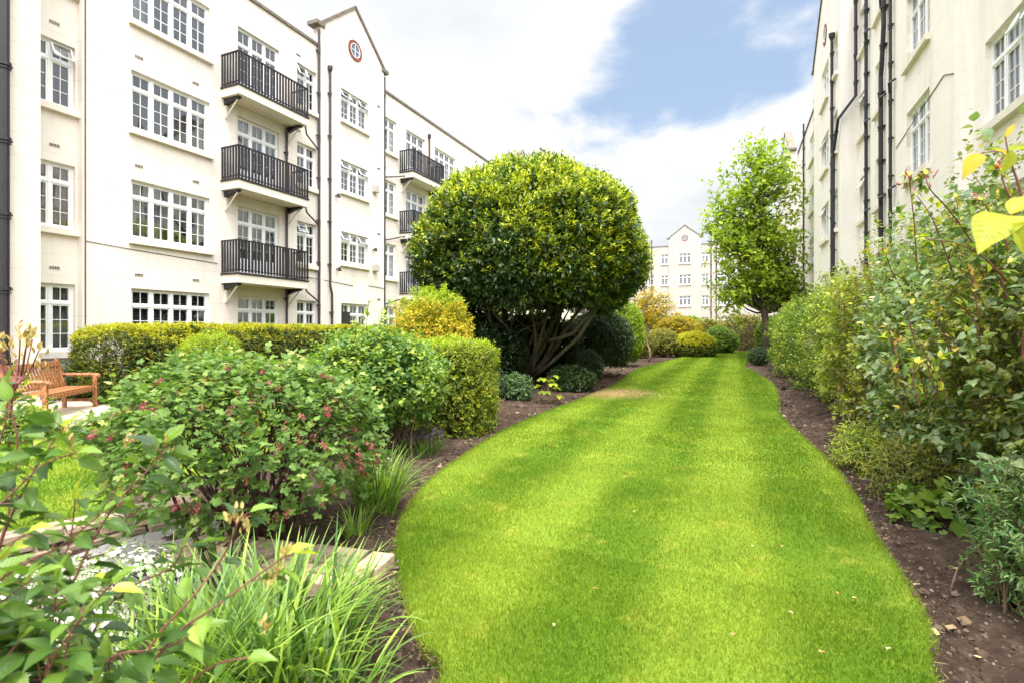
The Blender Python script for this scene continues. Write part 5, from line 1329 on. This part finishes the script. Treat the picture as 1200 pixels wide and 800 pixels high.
# small magnolia-like branch with buds before the bench
o = plant('budding_shrub', None, 'bare-stemmed shrub tip with fat pale buds in front of the bench', 'shrub'); mb = MB(); K = Leaves(); Lf = Leaves()
base = ground(8,540); T0 = [(24,390),(38,398),(46,410),(10,404),(2,412),(30,408),(44,430),(20,420),(33,388),(-8,420),(-4,398)]
for (px,py) in T0:
    t = at(px,py,3.6+rng.normal()*.1); mb.tube(smooth_path([(base[0]*.86,base[1]*.86,0), at(14,470,3.6), at((px+14)/2+2,440,3.6), t],5), [.008-.0003*i for i in range(16)], 5)
    P = np.array([t]*9)+rng.normal(0,1,(9,3))*np.array([.018,.018,.03]); K.add(T_OVA, P, UP+rnd_dirs(9)*.5, rnd_dirs(9), np.full(9,.05), np.full(9,.55), rng.uniform(0,1,9))
mb.build('stems', STEMR, o); K.build('buds', ML['bud'], o)
c = np.array(at(12,492,3.8)); P = c+rng.normal(0,1,(60,3))*np.array([.13,.13,.16]); shoots(Lf, P, UP+rnd_dirs(60), .1, 5, .05, .6, T_OVA, tint=(0,1)); Lf.build('leaves', ML['rose'], o); rebase(o, (base[0]*.86,base[1]*.86,0))
shrub('leafy_plant', 'leafy green plant below the front leg of the bench', 30,500,7.2,(.34,.3,.2), ML['rose'], 420,.06, z0=.2, tpl=T_OVA, width=.7, tint=(.1,1), lump=.25)
shrub('dark_low_bush', 'dark low planting between bench and yew hedge', 100,462,11.8,(.5,.8,.42), ML['dark'], 1200,.05, z0=.4, lump=.15)

# ------------------------------------------------------------------ bench
TEAK = None
m, nt, b = mat_new('teak'); co = objco(nt); wv = N(nt,'ShaderNodeTexWave'); wv.inputs['Scale'].default_value = 6; wv.inputs['Distortion'].default_value = 9; wv.inputs['Detail'].default_value = 4
L(nt, mapping(nt, co, (.5,3,3)), wv.inputs['Vector']); r = ramp(nt, [(.1,(.19,.068,.022)),(.6,(.31,.125,.043)),(1,(.40,.18,.07))]); L(nt, wv.outputs[0], r.inputs[0]); L(nt, r.outputs[0], b.inputs['Base Color'])
b.inputs['Roughness'].default_value = .5; TEAK = m
a_ = math.atan2(1.35,-1.1); bl_ = .84      # half length; local x runs along the bench, local -y is the front
e = empty('park_bench', (-11.45,5.35,.05), a_-math.pi+math.pi); tag(e, 'orange-brown teak garden bench with slatted back on the paving by the left block', 'bench')
e.rotation_euler = (0,0,a_)
# with this turn local +x points to the far end and local -y to the lawn side
sg = -1
s = MB()
for i in range(6): s.box(-bl_+.03,bl_-.03, -.30+i*.085, -.30+i*.085+.072, .405,.428)
s.box(-bl_,bl_,-.325,-.295,.33,.402); s.box(-bl_,bl_,.17,.20,.33,.402); s.build('seat', TEAK, e, bevel=.004)
bk = MB(); 
def bp(x,h): return (x, .20+(h-.42)*.24, h)
n = 17
for i in range(n):
    x = -bl_+.09+(2*bl_-.18)*i/(n-1); bk.obox(((x), .20+.24*.235, .655), (.026,0,0), (0,.009,0), (0,.054,.20))
bk.obox((0,.20+.42*.24+.003,.875),(bl_-.03,0,0),(0,.018,0),(0,.011,.045)); bk.obox((0,.20+.06*.24,.475),(bl_-.03,0,0),(0,.016,0),(0,.008,.032)); bk.build('backrest', TEAK, e, bevel=.003)
pl = MB(); pl.box(-.05,.05,.268,.274,.86,.90); pl.build('plaque', BLACK, e)
for x in (-bl_,bl_):
    l = MB(); l.box(x-.03,x+.03,-.335,-.265,0,.62); l.build('leg', TEAK, e, bevel=.005)
    l = MB(); l.obox((x,.215,.21),(.03,0,0),(0,.033,0),(0,0,.21)); l.obox((x,.215+.27*.24,.69),(.0305,0,0),(0,.031,0),(0,.0648,.27)); l.build('leg', TEAK, e, bevel=.005)
    am = MB(); am.tube([(x,.25,.66),(x,.0,.645),(x,-.25,.64),(x,-.36,.625),(x,-.385,.60)], [.03,.034,.038,.036,.02], 8); am.build('armrest', TEAK, e)
    rl = MB(); rl.box(x-.015,x+.015,-.26,.18,.12,.17); rl.build('rail', TEAK, e)

# trellis at the far end
g = ground(861,413); e = empty('trellis', (g[0],g[1],0), 0); tag(e, 'brown square lattice trellis panel on posts at the far end of the lawn', 'trellis')
WOOD = m_plain('trellis_wood', (.13,.09,.055), .85, var=.25, scale=4)
lt = MB(); w_, h_ = 1.75, 1.95
for i in range(11): x = w_*i/10; lt.box(x-.016,x+.016,-.012,0,.15,h_)
for i in range(11): z = .2+(h_-.25)*i/10; lt.box(0,w_,-.026,-.0125,z-.016,z+.016)
lt.build('lattice', WOOD, e)
for x in (-.05,w_+.05): q = MB(); q.box(x-.045,x+.045,-.045,.045,0,h_+.08); q.build('post', WOOD, e)

# fallen petals and leaves on the lawn
lf = None; OM = m_bits('fallen_leaf', [(0,(.34,.26,.13)),(.5,(.30,.15,.06)),(.8,(.38,.32,.20))])
for i,(px,py) in enumerate([(960,765),(982,697),(1004,702),(915,640),(857,745),(650,735),(700,690),(880,640),(742,600),(930,720),(1040,760),(905,560)]):
    K = Leaves(); K.add(T_OVA, np.zeros((2,3)), np.array([[1,0,.25],[.2,1,.3]]), np.array([[0,0,1.],[.3,0,1]]), np.array([.026,.016]), np.array([.7,.6]), rng.uniform(0,1,2))
    ob = K.build('fallen_leaf', OM); gg = ground(px,py,.07); ob.location = (gg[0],gg[1],.078); ob.rotation_euler = (0,0,i*1.7)
    tag(ob, 'dry curled leaf fallen on the mown lawn', 'leaf', 'dry leaves fallen on the lawn')
# twigs with fallen leaf litter under the hedge is in the mulch
# ------------------------------------------------------------------ light, sky, camera
W = bpy.data.worlds.new('World'); S.world = W; W.use_nodes = True; nt = W.node_tree; nt.nodes.clear()
SEL, SAZ = R(70), R(150)      # sun height; compass angle measured from +Y towards +X
sky = N(nt,'ShaderNodeTexSky', sky_type='NISHITA'); sky.sun_disc = False; sky.sun_elevation = SEL; sky.sun_rotation = SAZ
sky.air_density = 1.0; sky.dust_density = 1.5
b1 = N(nt,'ShaderNodeBackground'); b1.inputs[1].default_value = .068
skc = mixc(nt, .62, sky.outputs[0], (3.0,3.9,5.2)); L(nt, skc, b1.inputs[0])
tc = N(nt,'ShaderNodeTexCoord').outputs['Generated']
# clouds drawn on a flat layer overhead: direction / height
sp = N(nt,'ShaderNodeSeparateXYZ'); L(nt, tc, sp.inputs[0])
mz = N(nt,'ShaderNodeMath',operation='MAXIMUM'); L(nt, sp.outputs[2], mz.inputs[0]); mz.inputs[1].default_value = .02
mo = N(nt,'ShaderNodeMath',operation='ADD'); L(nt, mz.outputs[0], mo.inputs[0]); mo.inputs[1].default_value = .25
dv_ = N(nt,'ShaderNodeVectorMath',operation='SCALE'); iv = N(nt,'ShaderNodeMath',operation='DIVIDE'); iv.inputs[0].default_value = 1; L(nt, mo.outputs[0], iv.inputs[1])
L(nt, tc, dv_.inputs[0]); L(nt, iv.outputs[0], dv_.inputs['Scale'])
cn = noise(nt, 1.7, 9, .56, dv_.outputs[0]); cn.inputs['Distortion'].default_value = .25
def dirpx(px,py):
    p = np.array(at(px,py,1.0))-np.array([0,0,H0]); return p/np.linalg.norm(p)
def gap(px,py,width,amp):
    c = dirpx(px,py); vm = N(nt,'ShaderNodeVectorMath',operation='DISTANCE'); L(nt, tc, vm.inputs[0]); vm.inputs[1].default_value = tuple(c)
    mr = N(nt,'ShaderNodeMapRange', interpolation_type='SMOOTHSTEP'); L(nt, vm.outputs['Value'], mr.inputs[0]); mr.inputs[1].default_value = width; mr.inputs[2].default_value = width*.25
    mr.inputs[3].default_value = 0; mr.inputs[4].default_value = amp; return mr.outputs[0]
acc = None
for q in ((735,95,.20,.30),(800,35,.25,.34),(690,150,.15,.25),(900,5,.26,.30),(628,115,.12,.20),(980,-90,.3,.2)):
    o = gap(*q)
    if acc is None: acc = o
    else:
        mm = N(nt,'ShaderNodeMath',operation='MAXIMUM'); L(nt, acc, mm.inputs[0]); L(nt, o, mm.inputs[1]); acc = mm.outputs[0]
sb = N(nt,'ShaderNodeMath',operation='SUBTRACT'); L(nt, cn.outputs[0], sb.inputs[0]); L(nt, acc, sb.inputs[1])
cm = N(nt,'ShaderNodeMapRange', interpolation_type='SMOOTHSTEP'); L(nt, sb.outputs[0], cm.inputs[0]); cm.inputs[1].default_value = .20; cm.inputs[2].default_value = .36
cc = noise(nt, 1.1, 6, .55, dv_.outputs[0]); cr = ramp(nt, [(.34,(.285,.298,.32)),(.47,(.345,.352,.36)),(.62,(.40,.40,.40))]); L(nt, cc.outputs[0], cr.inputs[0])
b2 = N(nt,'ShaderNodeBackground'); b2.inputs[1].default_value = 1.0; 
# the veil is brighter towards the hidden sun
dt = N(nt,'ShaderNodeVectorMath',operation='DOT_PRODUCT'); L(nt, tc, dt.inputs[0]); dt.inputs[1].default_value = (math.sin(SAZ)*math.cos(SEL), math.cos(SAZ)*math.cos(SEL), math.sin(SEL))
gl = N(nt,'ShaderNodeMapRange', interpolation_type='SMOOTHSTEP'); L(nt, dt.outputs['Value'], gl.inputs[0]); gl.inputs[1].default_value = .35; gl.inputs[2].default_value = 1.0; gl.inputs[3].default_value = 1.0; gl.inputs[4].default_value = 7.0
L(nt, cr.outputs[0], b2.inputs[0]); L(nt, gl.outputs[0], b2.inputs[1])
CLOUD = b2
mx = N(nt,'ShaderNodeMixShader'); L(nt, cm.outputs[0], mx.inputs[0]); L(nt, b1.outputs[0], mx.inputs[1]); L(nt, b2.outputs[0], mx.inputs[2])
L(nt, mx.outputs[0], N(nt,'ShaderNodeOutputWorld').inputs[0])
sd = bpy.data.lights.new('sun','SUN'); sd.energy = 1.6; sd.angle = R(12); sd.color = (1,.96,.89)
so = bpy.data.objects.new('sun', sd); COL.objects.link(so)
v = Vector((math.sin(SAZ)*math.cos(SEL), math.cos(SAZ)*math.cos(SEL), math.sin(SEL)))
so.rotation_euler = (-v).to_track_quat('-Z','Y').to_euler(); so.location = v*50
cd = bpy.data.cameras.new('camera'); cam = bpy.data.objects.new('camera', cd); COL.objects.link(cam); S.camera = cam
cd.sensor_width = 36; cd.lens = F/1200*36; cd.shift_y = -(400-388)/1200*1; cd.clip_end = 2000; cd.clip_start = .03
cam.location = (0,0,H0); cam.rotation_euler = (R(90),0,TH)
cd.dof.use_dof = True; cd.dof.focus_distance = 9; cd.dof.aperture_fstop = 5.0
S.view_settings.view_transform = 'Standard'; S.view_settings.look = 'None'; S.view_settings.exposure = 1.5; S.view_settings.gamma = 1
S.cycles.use_denoising = True; S.cycles.max_bounces = 7; S.cycles.transparent_max_bounces = 10; S.cycles.diffuse_bounces = 4; S.cycles.glossy_bounces = 3; S.cycles.caustics_reflective = False; S.cycles.caustics_refractive = False
